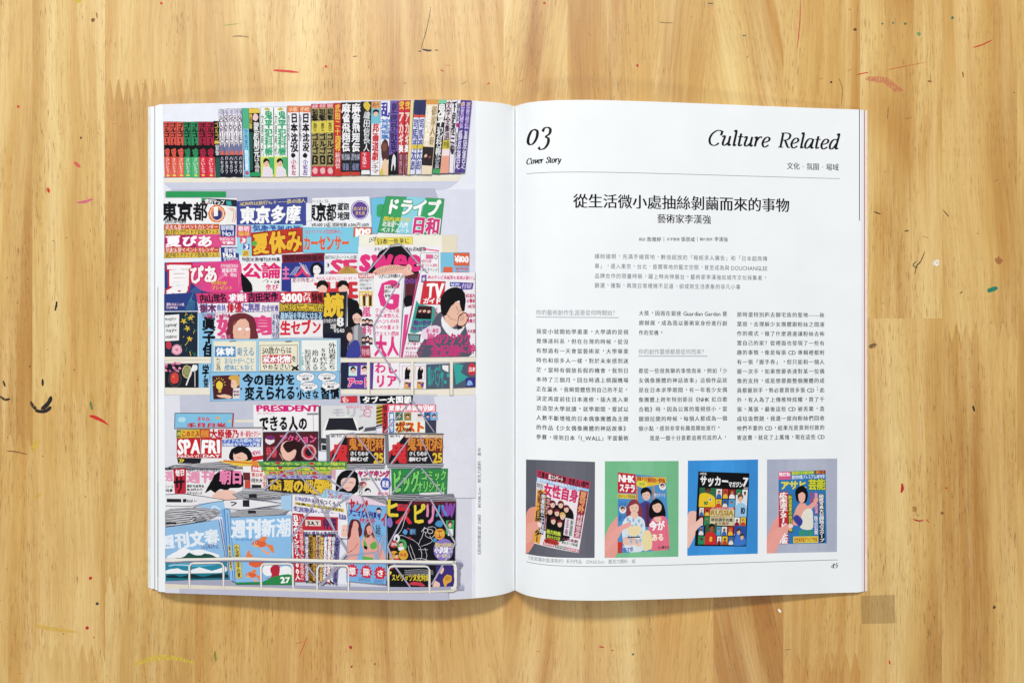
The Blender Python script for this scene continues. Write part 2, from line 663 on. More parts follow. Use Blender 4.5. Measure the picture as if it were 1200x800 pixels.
def layout(s, bold, vert, jit, shifts=None, small=1, off=0.0):
    """unit-square triangles (u right, v down) and sublayers"""
    gl = [glyph(c, off) for c in s]
    cjk = any(g[3] for g in gl)
    lo, hi = (-.10, .86) if cjk else (0.0, .73)
    if not cjk and any(c in 'gjpqy' for c in s):
        lo = -.2
    sh = shifts or SHIFT[bold]
    out, sub = [], []
    n = len(s)
    tot = sum(g[2] for g in gl)
    x = 0.0
    for i, (tri, x0, adv, full) in enumerate(gl):
        if not len(tri):
            x += adv
            continue
        t = tri.copy()
        if vert:
            if not full:
                t[..., 0] += (1 - adv) / 2 - x0
            if s[i] == 'ー':
                t = np.stack([t[..., 1] + .1, t[..., 0] - .1], -1)
            u = t[..., 0]; v = (hi - t[..., 1]) / (hi - lo)
            if not cjk:
                u = (t[..., 0] - .15) / .7
        else:
            u = t[..., 0] - x0; v = (hi - t[..., 1]) / (hi - lo)
            if small != 1 and full:
                u = .5 + (u - .5) * small; v = .5 + (v - .5) * small
            if s[i] in '，。、；' and not jit:
                u = u + .33; v = v - .36
            if s[i] == '·':
                u = u + .38
        if jit:
            an = random.uniform(-.07, .07) * jit; sc = 1 + random.uniform(-.08, .08) * jit
            cu, cv = adv / 2, .5
            du, dv = u - cu, v - cv
            u = cu + (du * math.cos(an) - dv * math.sin(an)) * sc
            v = cv + (du * math.sin(an) + dv * math.cos(an)) * sc
        den = 1.0 if len(tri) < 40 or bold == 5 else (.8 if len(tri) < 75 else .6)
        for j, (dx, dy) in enumerate(sh):
            dx, dy = dx * den, dy * den
            if vert:
                uu = u + dx; vv = (v + dy + i) / n
            else:
                uu = (u + dx + x) / tot; vv = v + dy
            out.append(np.stack([uu, vv], -1))
            sub.append(np.full(len(tri), j * .24 + (i % 2) * .12))
        x += adv
    if not out:
        return np.zeros((0, 3, 2)), np.zeros(0)
    return np.concatenate(out), np.concatenate(sub)


def TQ(col, s, q, b=1, v=0, j=1, o=None, ob=5):
    """text fitted in a quad (tl, tr, br, bl) of photo px"""
    q = np.array(q, float)

    def fit(uv):
        u, w_ = uv[..., :1], uv[..., 1:]
        return (q[0] * (1 - u) + q[1] * u) * (1 - w_) + (q[3] * (1 - u) + q[2] * u) * w_
    st = random.getstate()
    if o:
        uv, sub = layout(s, ob, v, j)
        CV.px(fit(uv), o, sub)
        random.setstate(st)
    uv, sub = layout(s, b, v, j)
    if len(uv):
        CV.px(fit(uv), col, sub)


def T(col, s, x0, y0, x1, y1, b=1, v=0, j=1, o=None, ob=5, sk=0):
    TQ(col, s, [tp(x0, y0), tp(x1, y0 + sk), tp(x1, y1 + sk), tp(x0, y1)], b, v, j, o, ob)


LINE = True


class Q:
    """a skewed panel; its children are placed in fractions of its width and height"""

    def __init__(s, col, *a, sub=None):
        s.c = [tp(x, y) for x, y in chunk(a)] if sub is None else sub
        if col:
            raw_poly(col, list(s.c))
            if sub is None and LINE:
                c = list(s.c)
                for i in range(4):
                    raw_line('#25212c', .26, [c[i], c[(i + 1) % 4]])

    def m(s, u, v):
        q = s.c
        return tuple((q[0][k] * (1 - u) + q[1][k] * u) * (1 - v) + (q[3][k] * (1 - u) + q[2][k] * u) * v for k in (0, 1))

    def box(s, u0, v0, u1, v1, col=None):
        return Q(col, sub=[s.m(u0, v0), s.m(u1, v0), s.m(u1, v1), s.m(u0, v1)])

    def t(s, col, st, u0=0, v0=0, u1=1, v1=1, b=1, v=0, j=1, o=None, ob=5):
        TQ(col, st, [s.m(u0, v0), s.m(u1, v0), s.m(u1, v1), s.m(u0, v1)], b, v, j, o, ob)
        return s

    def p(s, col, *a):
        raw_poly(col, [s.m(x, y) for x, y in chunk(a)])
        return s

    def sp(s, col, *a):
        raw_poly(col, [s.m(min(max(x, 0), 1), min(max(y, 0), 1)) for x, y in smooth_pts(chunk(a), 4, True)])
        return s

    def e(s, col, cu, cv, ru, rv=None, n=12):
        rv = ru if rv is None else rv
        raw_poly(col, [s.m(cu + ru * math.cos(6.2832 * i / n), cv + rv * math.sin(6.2832 * i / n)) for i in range(n)])
        return s

    def l(s, col, wd, *a, sm=False, taper=False):
        p = [s.m(x, y) for x, y in chunk(a)]
        raw_line(col, wd, smooth_pts(p, 4) if sm else p, taper)
        return s

    def edge(s, col='#222', wd=.35):
        c = list(s.c)
        for i in range(4):
            raw_line(col, wd, [c[i], c[(i + 1) % 4]])
        return s

    def face(s, cu, cv, r, skin='#eab9a0', hair='#1a1820', k=1.25, long=0):
        """small painted head: r in fractions of the panel width, k = panel width / height"""
        if long:
            s.sp(hair, cu - r * 1.25, cv - r * k * .2, cu, cv - r * k * 1.35, cu + r * 1.25, cv - r * k * .2,
                 cu + r * 1.3, cv + r * k * (1 + long), cu - r * 1.3, cv + r * k * (1 + long))
        else:
            s.e(hair, cu, cv - r * k * .3, r * 1.15, r * k * 1.1)
        s.e(skin, cu, cv + r * k * .15, r * .85, r * k * 1.05)
        s.sp(hair, cu - r * .95, cv - r * k * .1, cu - r * .6, cv - r * k * 1.1, cu + r * .6, cv - r * k * 1.1,
             cu + r * .95, cv - r * k * .1, cu + r * .3, cv - r * k * .55)
        for d in (-.35, .35):
            s.l('#302', .35, cu + r * (d - .18), cv + r * k * .12, cu + r * (d + .18), cv + r * k * .12)
        s.l('#a33', .4, cu - r * .22, cv + r * k * .68, cu + r * .22, cv + r * k * .68)
        return s


def pagetext(col, s, xl, xr, py, h, b=0, weights=None, shifts=None, small=1, off=0.0):
    """typeset line: xl..xr and the row of its middle in photo px; stays straight on the paper"""
    uv, sub = layout(s, b, 0, 0, shifts, small, off)
    a = px2w([[xl, py]])[0]; c = px2w([[xr, py]])[0]; m_ = px2w([[(xl + xr) / 2, py]])[0]
    vy = m_[1] - ycen(m_[0])
    hw = h * PX * .965
    x = a[0] + uv[..., 0] * (c[0] - a[0])
    y = ycen(x) + vy + (.5 - uv[..., 1]) * hw
    CV.put(np.stack([x, y], -1), col, (xl, py - h, xr, py + h), sub)


def pageline(col, xl, xr, py, wd):
    """ruled line straight on the paper"""
    a = px2w([[xl, py]])[0]; c = px2w([[xr, py]])[0]; m_ = px2w([[(xl + xr) / 2, py]])[0]
    vy = m_[1] - ycen(m_[0])
    xs = np.linspace(a[0], c[0], 24)
    tr = []
    for p, q in zip(xs[:-1], xs[1:]):
        w_ = wd * PX / 2
        A, B_, C_, D_ = (p, ycen(p) + vy + w_), (q, ycen(q) + vy + w_), (q, ycen(q) + vy - w_), (p, ycen(p) + vy - w_)
        tr += [[A, B_, C_], [A, C_, D_]]
    CV.put(np.array(tr), col, (xl, py - 3, xr, py + 3))
# ------------------------------------------------------------------ the painted newsstand on the left-hand page
NAVY, BLK, WHT, CORD = '#14172c', '#08080d', '#f4f4f6', '#b3adc2'
view(0, 0, 1)
P('#eceef8', 190.5, 100, 557, 100, 557, 720, 194.5, 720)
P('#dcdde9', 512, 470, 553, 470, 553, 720, 512, 720)
P('#dfe2ef', 512, 222, 557, 222, 557, 420, 512, 420)
# top shelf
view(165, 110, 5.332)
P('#ced1e2', 145, 556, 1990, 546, 1935, 585, 1888, 600, 1700, 606, 200, 610, 146, 566)
P('#e6e8f2', 146, 566, 205, 608, 146, 650)
P('#b8bccf', 205, 598, 1840, 590, 1853, 640, 1856, 760, 150, 760, 150, 612)
P('#ede6d3', 143, 522, 2010, 505, 1990, 545, 1500, 552, 145, 556)
P('#f3eee0', 143, 522, 2020, 506, 2010, 516, 143, 532)
P('#8e93ad', 143, 518, 1990, 500, 2005, 506, 143, 525)


def book(col, xt0, xt1, yt, xb0, xb1, yb):
    q = Q(col, xt0, yt, xt1, yt, xb1, yb, xb0, yb)
    q.l('#15131a', .4, 0, 0, 0, 1)
    return q


G13 = 'ゴルゴ13'
for i, (a, b, c1, c2) in enumerate([(141, 180, '#d8574a', '#e35f49'), (181, 222, '#d8574a', '#e35f49'), (223, 268, '#dd5e4c', '#e8674c'),
                                    (264, 311, '#2b8257', '#45b274'), (312, 360, '#2f8a5a', '#4ab878'),
                                    (358, 407, '#a11f3f', '#d82b45'), (408, 457, '#a8223f', '#dc2f47')]):
    k = book(c1, a, b, 176, a + 10, b + 8, 522)
    k.t(BLK, G13, .08, .02, .92, .46, b=3, v=1)
    k.box(0, .42, 1, .63, BLK)
    k.sp(c1, .12, .54, .2, .47, .5, .44, .8, .46, .9, .52, .8, .61, .5, .64, .25, .61)
    k.sp(BLK, .1, .5, .25, .44, .6, .42, .95, .47, .9, .52, .7, .48, .35, .49)
    k.l(BLK, .5, .25, .535, .45, .53); k.l(BLK, .5, .6, .53, .8, .535); k.l(BLK, .4, .4, .59, .65, .59)
    k.box(0, .63, 1, 1, c2)
    k.t('#f4e8e0', 'さいとう', .2, .65, .8, .93, b=1, v=1)
    k.e('#e8d860', .5, .965, .22, .02)
k = book(BLK, 457, 488, 172, 470, 497, 522)
k.t('#d8c15a', 'ゴルゴ', .1, .02, .9, .33, b=1, v=1); k.box(0, .35, 1, .4, '#d8c15a')
k.t('#e8e8e8', '狙撃', .1, .42, .9, .62, b=1, v=1); k.box(0, .65, 1, 1, '#1f5a4c')
for i in range(5):
    a = 488 + i * 29
    k = book('#ece8f0', a, a + 28, 98 - i, a + 8, a + 36, 521)
    k.t('#4d2f52', 'GOLDPIECE', .12, .09, .88, .55, b=2, v=1)
    k.t('#6b63a8', '小学館', .1, .0, .9, .09, b=1)
    k.p('#73769c', 0, .56, 1, .5, 1, .68, 0, .68)
    k.p('#e0674a', .2, .68, .5, .61, .95, .62, 1, .68)
    k.box(0, .675, 1, 1, NAVY)
    k.t('#e8e6ee', 'ハセガワ', .15, .69, .85, .95, b=1, v=1)
k = book('#7fc7dc', 635, 675, 93, 648, 684, 521)
k.box(0, 0, 1, .3, '#4fb389'); k.t('#3a5fb0', '空色旅行', .2, .3, .8, .6, v=1); k.t('#e8f4ff', '物語集', .2, .6, .8, .9, b=2, v=1)
k.box(0, .6, .15, .9, '#3d66b5'); k.e('#c34a7a', .5, .94, .3, .03)
k = book(BLK, 677, 742, 92, 686, 748, 521)
k.box(0, 0, 1, .07, '#e6c84c').t(BLK, '実録', .1, .01, .9, .06)
k.e('#e9c9c4', .62, .13, .27, .055); k.box(0, .08, .3, .3, '#c7b04c').t(BLK, '戦', .1, .2, .9, .7)
k.t('#f0f0ef', '蒙原剛元', .4, .2, .95, .72, b=2, v=1); k.t('#f0f0ef', 'はる昭島', .45, .72, .95, .93, b=1, v=1)
k.box(0, .35, .3, .9, '#1f5a4c'); k.box(0, .93, 1, .99, '#2f9a62')
for a in (749, 833):
    k = book('#eff2ee', a, a + 80, 84, a + 3, a + 84, 520)
    k.t('#3aa777', '鬼平犯科帳', .3, .05, .95, .7, b=3, v=1); k.t('#2a6a50', '文春時代', .04, .1, .26, .7, v=1)
    k.sp('#c9b34c', .3, .03, .5, .01, .75, .03, .5, .05)
    k.box(0, .705, 1, 1, '#d5e06a'); k.p('#49b06c', .6, .72, 1, .72, 1, .95, .75, 1)
    k.p('#eadfe8', .1, 1, .2, .86, .5, .83, .9, .9, .9, 1)
    k.face(.42, .8, .22, '#eebfae', BLK, k=.2 / .9)
for a, c in ((918, '#b52e48'), (991, '#5a3b96')):
    k = book('#f0eef4', a, a + 70, 78, a + 3, a + 72, 519)
    k.box(0, 0, 1, .09, '#e07f4c').t('#f6e0c0', '小松', .1, .1, .9, .9)
    k.t(BLK, '日本沈没', .26, .1, .92, .65, b=4, v=1); k.t('#333', '新装版', .03, .12, .2, .5, v=1)
    k.e(BLK, .5, .7, .2, .035); k.t(c, '小松左', .3, .75, .75, .98, b=2, v=1)
view(370, 110, 5.332)
for i in range(3):
    a = -26 + i * 47
    k = book('#a89a62', a, a + 46, 66 - i * 2, a + 1, a + 47, 514)
    k.box(0, 0, 1, .06, '#c9304a').t('#f0d8d8', '劇画', .1, .1, .9, .9)
    k.t(BLK, '狙撃', .05, .07, .95, .24, b=3, v=1)
    k.box(0, .24, 1, .4, '#dccb52').t(BLK, '巻', .2, .1, .8, .9, b=1)
    k.t(BLK, 'ゴルゴ', .05, .41, .95, .7, b=4, v=1); k.t(BLK, '13', .1, .71, .9, .84, b=4)
    k.box(0, .865, 1, 1, '#c9304a'); k.e('#e8b9b9', .5, .93, .36, .045)
k = book('#c5332f', 116, 160, 60, 118, 161, 513)
k.t('#e9c750', '武田二十四将', .12, .02, .88, .66, b=2, v=1); k.t('#f2dada', '新田信', .15, .68, .85, .9, b=1, v=1)
for a in (161, 223):
    k = book(BLK, a, a + 60, 58, a - 2, a + 56, 511)
    k.t('#f4f2f4', '麻雀飛翔伝', .08, .01, .95, .68, b=4, v=1)
    k.box(0, .69, 1, .8, '#3a3a48').t('#b9bccb', '哲也編', .05, .1, .95, .9)
    k.box(.05, .82, .95, .94, '#23253a').t('#8186a8', '雀聖', .1, .1, .9, .9, b=2)
    k.box(0, .955, 1, 1, '#c9402f')
k = book('#1b1a24', 285, 350, 52, 280, 342, 510)
k.sp('#d9c048', .2, .03, .6, 0, .9, .06, .7, .13, .4, .1); k.t('#efeef0', '織田信長人', .25, .13, .9, .68, b=1, v=1)
k.box(0, .68, 1, .92, '#cf2b3c').t('#f6e6e6', '下田栄一', .2, .05, .6, .95, b=1, v=1); k.box(.1, .93, .95, .99, '#ecebea')
k = book('#eceef2', 350, 406, 50, 342, 402, 509)
k.box(0, 0, 1, .1, '#d8a870').t('#a34a2a', '時代', .1, .1, .9, .9); k.box(0, .1, 1, .3, '#74bfd2'); k.face(.5, .16, .3, '#efc4b0', BLK, k=.13)
k.t('#c8232e', '邦画道劇', .15, .3, .85, .8, b=3, v=1); k.t('#9a4a48', 'シネマ', .1, .8, .9, .98, b=1, v=1)
k = book('#edebf3', 406, 468, 48, 402, 465, 509)
k.t('#3a3ba0', '乱', .05, .01, .95, .22, b=3); k.t('#4f86c8', '神尾編集', .05, .24, .95, .52, b=2, v=1)
k.sp('#4a2a2c', .1, .62, .3, .53, .6, .52, .85, .6, .95, .75, .5, .82, .2, .78); k.e('#7a4a3c', .45, .62, .26, .06)
k.sp('#e9c8a4', .1, 1, .2, .86, .5, .78, .85, .86, .8, 1); k.p('#d9c048', 0, .95, .25, .88, .3, 1, 0, 1)
k = book('#7a5eaf', 468, 520, 44, 455, 516, 507)
k.t('#2b1f5a', '劇画野獣悪', .1, .02, .9, .7, b=2, v=1)
k.p(BLK, .0, .74, .95, .68, .98, 1, 0, 1); k.sp('#dfdfe2', .3, .95, .35, .8, .55, .72, .75, .8, .65, .95, .5, .85)
for a in (519, 557):
    k = book('#cf3340', a, a + 37, 45, a - 3, a + 28, 506)
    k.t('#e9d24c', '弐', .1, .01, .9, .12, b=2); k.t('#f3d9d0', 'アカギ', .05, .14, .95, .6, b=3, v=1)
    k.t('#fff', '英', .05, .6, .95, .7, b=4); k.box(0, .71, 1, 1, '#7a1f28').t('#c9a', '闘牌伝', .2, .03, .8, .97, b=1, v=1)
k = book('#e8d69c', 594, 614, 44, 572, 590, 506)
for a in (618, 656):
    k = book('#dfe2f3', a, a + 36, 41, a - 30, a + 2, 505)
    k.box(0, 0, 1, .2, '#28305f'); k.box(0, .2, 1, .235, '#d9573f'); k.t('#38409a', '司馬遼太郎', .05, .25, .95, .95, b=2, v=1)
    k.box(0, .6, 1, .66, '#d9c048')
k = book('#e9d9bd', 692, 770, 40, 658, 728, 506)
k.box(0, 0, 1, .06, '#d99a4c'); k.t('#8f7440', '御家人斬', .5, .08, .95, .62, b=1, v=1); k.t('#faf6ea', '藤沢平', .08, .08, .5, .62, b=2, v=1)
k.box(0, .63, .95, .88, '#2a1f22'); k.face(.3, .74, .16, '#e8c0a8', '#111', k=.16); k.face(.65, .76, .14, '#9a5040', '#111', k=.16)
k = book('#191a20', 770, 818, 40, 732, 778, 500)
k.t('#f2f2f0', '鬼平', .02, .05, .98, .36, b=4, v=1); k.t('#e4e4e4', '犯科帳', .12, .37, .88, .76, b=2, v=1); k.box(0, .94, 1, 1, '#3fa565')
k.t('#cfd0d8', '決定版', .2, .77, .8, .93, b=1, v=1); k.box(0, 0, 1, .05, '#7ecba4')
k = book('#f0dfe2', 818, 852, 40, 778, 830, 498)
k.t('#2a2438', '文学全集選', .1, .02, .9, .55, b=2, v=1); k.box(0, .55, 1, .67, '#d4c441').t(BLK, '特価', .1, .1, .9, .9); k.box(0, .76, 1, 1, '#e8a48c')
k = book('#e9e4ee', 852, 886, 40, 832, 862, 496)
k.t('#1c1a26', '下伊那三輪', .1, .02, .9, .75, b=3, v=1)
k = book('#eceaf2', 886, 908, 40, 862, 876, 494)
k.t('#2a2a55', '藤原記', .05, .05, .95, .3, v=1, b=2); k.e('#c8327a', .5, .35, .45, .03); k.t('#333', '歴史群像', .1, .45, .9, .8, v=1)
for a in (908, 942):
    k = book('#5a4698', a, a + 32, 40, a - 40, a - 8, 494)
    k.t('#cdb9ee', '密教秘伝', .1, .03, .9, .4, b=2, v=1); k.t('#f0ecf8', '藤原鎌足', .1, .42, .9, .95, b=1, v=1)
    k.e('#e0a848', .4, .06, .3, .015)

# second display: covers facing out
view(165, 210, 5.332)
P('#f3f3f4', 150, 118, 600, 118, 605, 290, 150, 290)
R('#2b9a58', 155, 75, 533, 116)
T('#0a0b14', '東京都', 132, 142, 420, 262, b=4, j=.6)
T('#333', '決定版地図', 150, 246, 282, 276, b=2)
k = Q('#1c2733', 380, 118, 598, 130, 598, 172, 380, 150); k.p('#2e9a5a', 0, 0, .12, .02, .1, .55, 0, .55); k.p('#d94a40', .1, .6, .16, .6, .16, .9, .1, .9)
k.t('#fff', '便利マップ', .1, .1, .66, .95, b=2); k.p('#3aa7a0', .7, .2, .85, .25, .85, .9, .72, .9)
E('#e58b48', 475, 215, 54, 56); E('#f7f1e8', 475, 215, 44, 46); E('#e58b48', 475, 215, 40, 42); E('#303a7c', 478, 222, 30, 32); R('#f4f4f6', 458, 172, 482, 232)
for i in range(10):
    E('#c23', 475 + 49 * math.cos(i * .628), 215 + 51 * math.sin(i * .628), 4)
P('#f0efe9', 530, 170, 598, 175, 600, 285, 530, 280); L('#d94a40', .6, 545, 180, 575, 200, 582, 235, 570, 265, sm=True); L('#e58b48', .8, 560, 178, 590, 200, 592, 240, 582, 270, sm=True)
for y in (282, 425):
    k = Q('#d35a2c', 147, y, 490, y - 2, 490, y + 32, 147, y + 36); k.t('#f7eef0', '花火＆夏イベントカレンダー', .02, .05, .98, .95, b=1); k.l('#b72040', .5, 0, 1, 1, 1)
    k = Q('#e3c04e', 147, y + 33, 493, y + 30, 495, y + 62, 147, y + 70); k.t('#2b2226', '遊び祭りアウトドア音楽酒フェス', .02, .1, .98, .9, b=1)
k = Q('#a5286c', 147, 350, 500, 345, 500, 425, 147, 425); k.sp('#e0508c', .55, 0, 1, 0, 1, 1, .6, 1); k.t('#fff', '夏ぴあ', .02, .05, .86, .98, b=4, o='#d8316f')
k = Q('#2a3f8a', 495, 285, 592, 285, 590, 358, 500, 358); k.t('#eef', '首都圏', .05, .05, .9, .45, b=2); k.t('#dfe4f4', 'No.1', .1, .5, .9, .95, b=2)
k = Q('#df5c8c', 480, 358, 590, 360, 590, 410, 500, 412); k.t('#fbe7ee', '無料配布', .05, .1, .95, .5, b=1); k.t('#fff', '￥180', .1, .5, .9, .95, b=2)
k = Q('#2a3f8a', 497, 425, 612, 425, 615, 515, 505, 515); k.t('#eef', '首都圏', .2, .05, .9, .4, b=2); k.t('#fff', 'No.1', .1, .35, .8, .7, b=3); k.t('#e0e6f4', '夏情報誌', .1, .7, .95, .98, b=1)
P('#2b3f83', 147, 520, 620, 510, 625, 700, 345, 720, 345, 750, 345, 800, 147, 800)
SP('#e0478a', 290, 530, 500, 515, 620, 515, 628, 700, 420, 705, 330, 660, 280, 600)
for i in range(9):
    L('#f07aa8', .4, 480, 640, 520 + i * 14, 560 - i * 4, 610, 520 + i * 20, sm=True)
for i in range(10):
    L('#3a7a8c' if i % 2 else '#5b5fb0', .6, 290 + i * 6, 790, 310 + i * 6, 700 + i * 3, 385 - i * 2, 660 + i * 10, sm=True)
T('#f7f4f6', '夏', 158, 525, 322, 762, b=3, o='#c8243c', j=0); T('#f7f4f6', 'ぴあ', 305, 540, 480, 650, b=4, o='#c8243c', ob=5, j=.5)
T('#f8dce8', '首都圏夏情報誌', 500, 530, 608, 552); T('#fbeef4', '週末発売', 505, 556, 600, 584, b=2); T('#fff', '号･特別', 520, 588, 600, 610, b=1); T('#e8b040', '特製本', 440, 636, 540, 660, b=2); T('#e8b040', 'プレゼント', 440, 664, 575, 692, b=2)
k = Q('#3f4b97', 600, 140, 1040, 112, 1032, 288, 598, 285)
k.t('#e9d47c', '実用性は旅行もキー一冊の達人', .04, .04, .98, .2, b=1); k.t('#fbfbfb', '東京多摩', .05, .26, .92, .94, b=4, j=.5)
P('#9fd6e6', 598, 285, 1010, 280, 1015, 330, 690, 480, 640, 480, 600, 460)
k = Q('#e0507c', 598, 288, 690, 290, 690, 360, 600, 360); k.t('#f9e9ef', '最新', .1, .05, .9, .5, b=2); k.t('#f0c050', '情報', .1, .5, .9, .95, b=2)
T('#3a50a8', '気象予報の旅', 700, 288, 1000, 325, b=3, j=1.4)
R('#d9395a', 622, 362, 660, 400); T('#fff', '3', 628, 366, 655, 396, b=3); R('#3a4fb0', 640, 404, 678, 440); T('#fff', '3', 648, 408, 672, 436, b=3); R('#e8cf50', 636, 446, 678, 482); T('#a44', '読', 640, 448, 672, 478)
k = Q('#c4382a', 690, 335, 1012, 302, 1015, 455, 695, 478)
k.t('#f0bd3a', '夏休み', .02, .04, .98, .98, b=4, o='#8f2420', j=.8); k.e('#5db34c', .06, .48, .05, .12); k.e('#f5c84c', .9, .66, .03, .07)
k = Q('#7fcbe4', 1012, 302, 1440, 298, 1440, 462, 1015, 460)
k.t('#d8607a', 'ひとりでも大型燃焼中。', .03, .08, .6, .26, b=1, j=1.2); k.t('#e2633e', 'カーセンサー', .0, .3, .68, .92, b=4, j=.7)
T('#2c2c34', '特別定期増刊大特集', 632, 488, 872, 514)
P('#f2f1ef', 628, 518, 880, 514, 874, 700, 640, 702)
T('#df2a76', '公論', 636, 524, 875, 618, b=4); SP(BLK, 628, 585, 645, 600, 690, 650, 696, 700, 640, 702, 632, 660)
T('#333', '7・24', 785, 628, 866, 652, b=2); T('#df2a76', '生び', 780, 655, 860, 695, b=2); L('#333', .5, 760, 640, 790, 622)
P('#7a2036', 880, 470, 1150, 460, 1150, 520, 885, 530); T('#4a1424', '週間現代特集号', 890, 474, 1140, 512, b=3)
P('#2d3a8c', 880, 525, 1150, 512, 1150, 615, 950, 615, 950, 700, 880, 700)
T('#e87ab0', '主', 884, 545, 930, 625, b=3); T('#e53a6c', '人', 960, 545, 1060, 610, b=4); 
for i in range(4):
    L('#f0f0f4', .8, 990 + i * 12, 520 + i * 5, 1040 + i * 6, 590 + i * 3, taper=True); L('#dfe4f4', .6, 930 + i * 10, 600, 970 + i * 10, 545, taper=True)
E(BLK, 1100, 565, 42, 46); E('#f0e9ea', 1100, 567, 24, 30); L(BLK, .5, 1085, 560, 1095, 560); L(BLK, .5, 1105, 560, 1115, 560)
P('#f3eff2', 940, 618, 1440, 600, 1440, 700, 940, 702); T('#a44a6a', '夏の特集スペシャル大増刊号だった最新', 946, 616, 1440, 644, j=1.4)
# right half of the second display
view(370, 210, 5.332)
P('#f0f1f5', -22, 118, 335, 108, 345, 298, -26, 300)
T('#444', 'ライトマップル', -28, 128, 82, 150, b=1); T('#0a0b14', '東京都', -62, 152, 130, 262, b=4, j=.5); T('#26262e', '道路', 134, 146, 212, 196, b=3); T('#26262e', '地図', 138, 204, 212, 256, b=3)
R('#f0f1f5', -60, 150, -27, 262)
E('#7a66ad', 276, 193, 57, 62); E('#ece4f2', 276, 193, 53, 58); E('#5f4796', 276, 193, 49, 54); T('#e9c978', 'はじめての', 236, 172, 318, 196, b=2); T('#e9c978', 'まとめ', 246, 200, 308, 224, b=2)
T('#333', '1:10,000 25区 詳細地図 4,000円 2009', -24, 272, 334, 298, b=2)
k = Q('#df6a4c', 240, 302, 352, 302, 352, 342, 236, 362); k.t('#fff', '100', .1, .1, .95, .95, b=4)
Q('#6fbfe0', 345, 122, 440, 112, 385, 340, 352, 340); SP('#3aa566', 385, 165, 430, 160, 430, 200, 412, 232, 384, 230)
k = Q('#3aa263', 440, 105, 803, 122, 778, 352, 388, 332)
k.p('#8fd2e4', .36, 0, .68, 0, .62, 1, .3, 1)
k.t('#fafafa', 'ドライブ', .04, .05, .95, .5, b=4, o='#2f9a5c'); k.t('#e6cf3f', '国内旅行の', .04, .56, .5, .68, b=2); k.t('#f0f4f0', '北海道〜九州', .04, .68, .46, .84, b=2); k.t('#f0f4f0', 'ベストルート', .04, .85, .5, .99, b=2)
k.t('#d33a7f', '日和', .52, .52, .98, .99, b=4, j=.5, o='#f3f3f3', ob=5)
P('#e9dfc8', 785, 350, 884, 348, 884, 458, 780, 458); P('#f1eedf', 272, 345, 785, 348, 790, 460, 270, 430)
k = Q('#f0de62', 368, 366, 607, 362, 606, 406, 372, 412); k.t('#2a2a2c', '日本一簡単に', .05, .12, .92, .9, b=1)
T('#222', 'EASY', 335, 368, 380, 394, b=1, sk=-12)
P('#f1eef2', 268, 425, 780, 415, 780, 600, 268, 605)
T('#333', 'わたしたちの夏服カタログ大特集', 365, 424, 690, 450, j=1.5, b=2)
SP(BLK, 330, 590, 360, 520, 420, 440, 560, 425, 640, 560, 640, 640, 560, 600, 420, 560, 350, 600)
T('#e5317f', 'swee', 276, 418, 660, 572, b=4, j=.6)
SP('#eab8a4', 352, 600, 380, 560, 470, 535, 560, 548, 620, 600, 600, 612, 350, 612)
for i in range(14):
    L('#8c5638', .4, 372 + i * 13, 590 - i * 3 + abs(i - 7) * 2, 386 + i * 13, 545 - i + abs(i - 7) * 3)
SP('#f0c4b4', 566, 545, 580, 530, 598, 545, 595, 580, 575, 585); L('#a44', .4, 575, 545, 585, 550, 580, 570, sm=True)
T('#444', 'スペシャル付録', 560, 430, 660, 452, b=1); L('#e5317f', 1.2, 672, 437, 770, 450)
k = Q('#f2f1f4', 655, 460, 768, 460, 768, 590, 655, 590); k.edge('#444', .4); k.box(.3, .08, .7, .28, '#e06a98'); k.e('#555', .85, .2, .1); k.e('#eee', .85, .2, .07); k.t('#d0306a', '特別付録', .05, .32, .6, .48, b=1); k.t('#d0306a', '夏コスメ最新', .05, .52, .95, .68, b=1); k.t('#333', '人気ブランド', .05, .74, .95, .9, b=1)
P('#7cc4e2', 780, 460, 960, 458, 960, 600, 780, 600); k = Q('#e0694a', 863, 460, 960, 460, 960, 540, 863, 538); k.t('#fff', '¥100', .05, .25, .95, .75, b=4)
R('#e0694a', 797, 548, 855, 582); T('#d8505c', '保存版', 872, 548, 955, 570, b=2); T('#d8505c', '特別価', 872, 574, 955, 598, b=2)
P('#edf0f3', 55, 476, 262, 470, 262, 610, 55, 605); T('#2b2b30', '創刊記念いつもの夏', 60, 476, 258, 500, b=1); T('#df3a72', 'SE', 92, 500, 262, 595, b=4); R('#edf0f3', 60, 505, 88, 600); T('#333', '3', 68, 524, 86, 548, b=2); T('#333', '特集', 60, 576, 96, 600)
SP('#c49a4e', 140, 608, 150, 570, 190, 545, 240, 555, 262, 580, 262, 608); 
for i in range(7):
    L('#8a6228', .35, 195, 548, 148 + i * 18, 604, taper=True)
P('#f5e9ee', 0, 605, 268, 600, 268, 632, 0, 640); T('#d8407a', '週刊エステの大特集新連載', 4, 608, 262, 634, j=1.5)

# third tier
view(165, 320, 5.332)
R('#1c2a3c', 148, 242, 355, 525); P('#2b3f83', 147, 130, 345, 120, 358, 236, 147, 236)
T('#e6c9d8', '最新号はこの夏', 160, 186, 272, 204, b=2); T('#e6c9d8', 'SUMMER', 160, 208, 232, 222, b=2)
for i in range(7):
    L('#4c6fb8' if i % 2 else '#3a8c84', .6, 280 + i * 8, 236, 300 + i * 6, 180, 330 - i * 4, 120 + i * 8, sm=True)
random.seed(3)
for i in range(26):
    x, y = random.uniform(248, 345), random.uniform(250, 515)
    L('#2f8a5c' if i % 3 else '#e8c94c', .8, x, y, x + random.uniform(-25, 25), y + random.uniform(-30, 30), taper=True)
for x, y in ((268, 300), (310, 280), (292, 345), (305, 410)):
    for a in range(5):
        t = a * 1.257 + x
        L('#e9c23f', 1.9, x, y, x + 17 * math.cos(t), y + 17 * math.sin(t), taper=True)
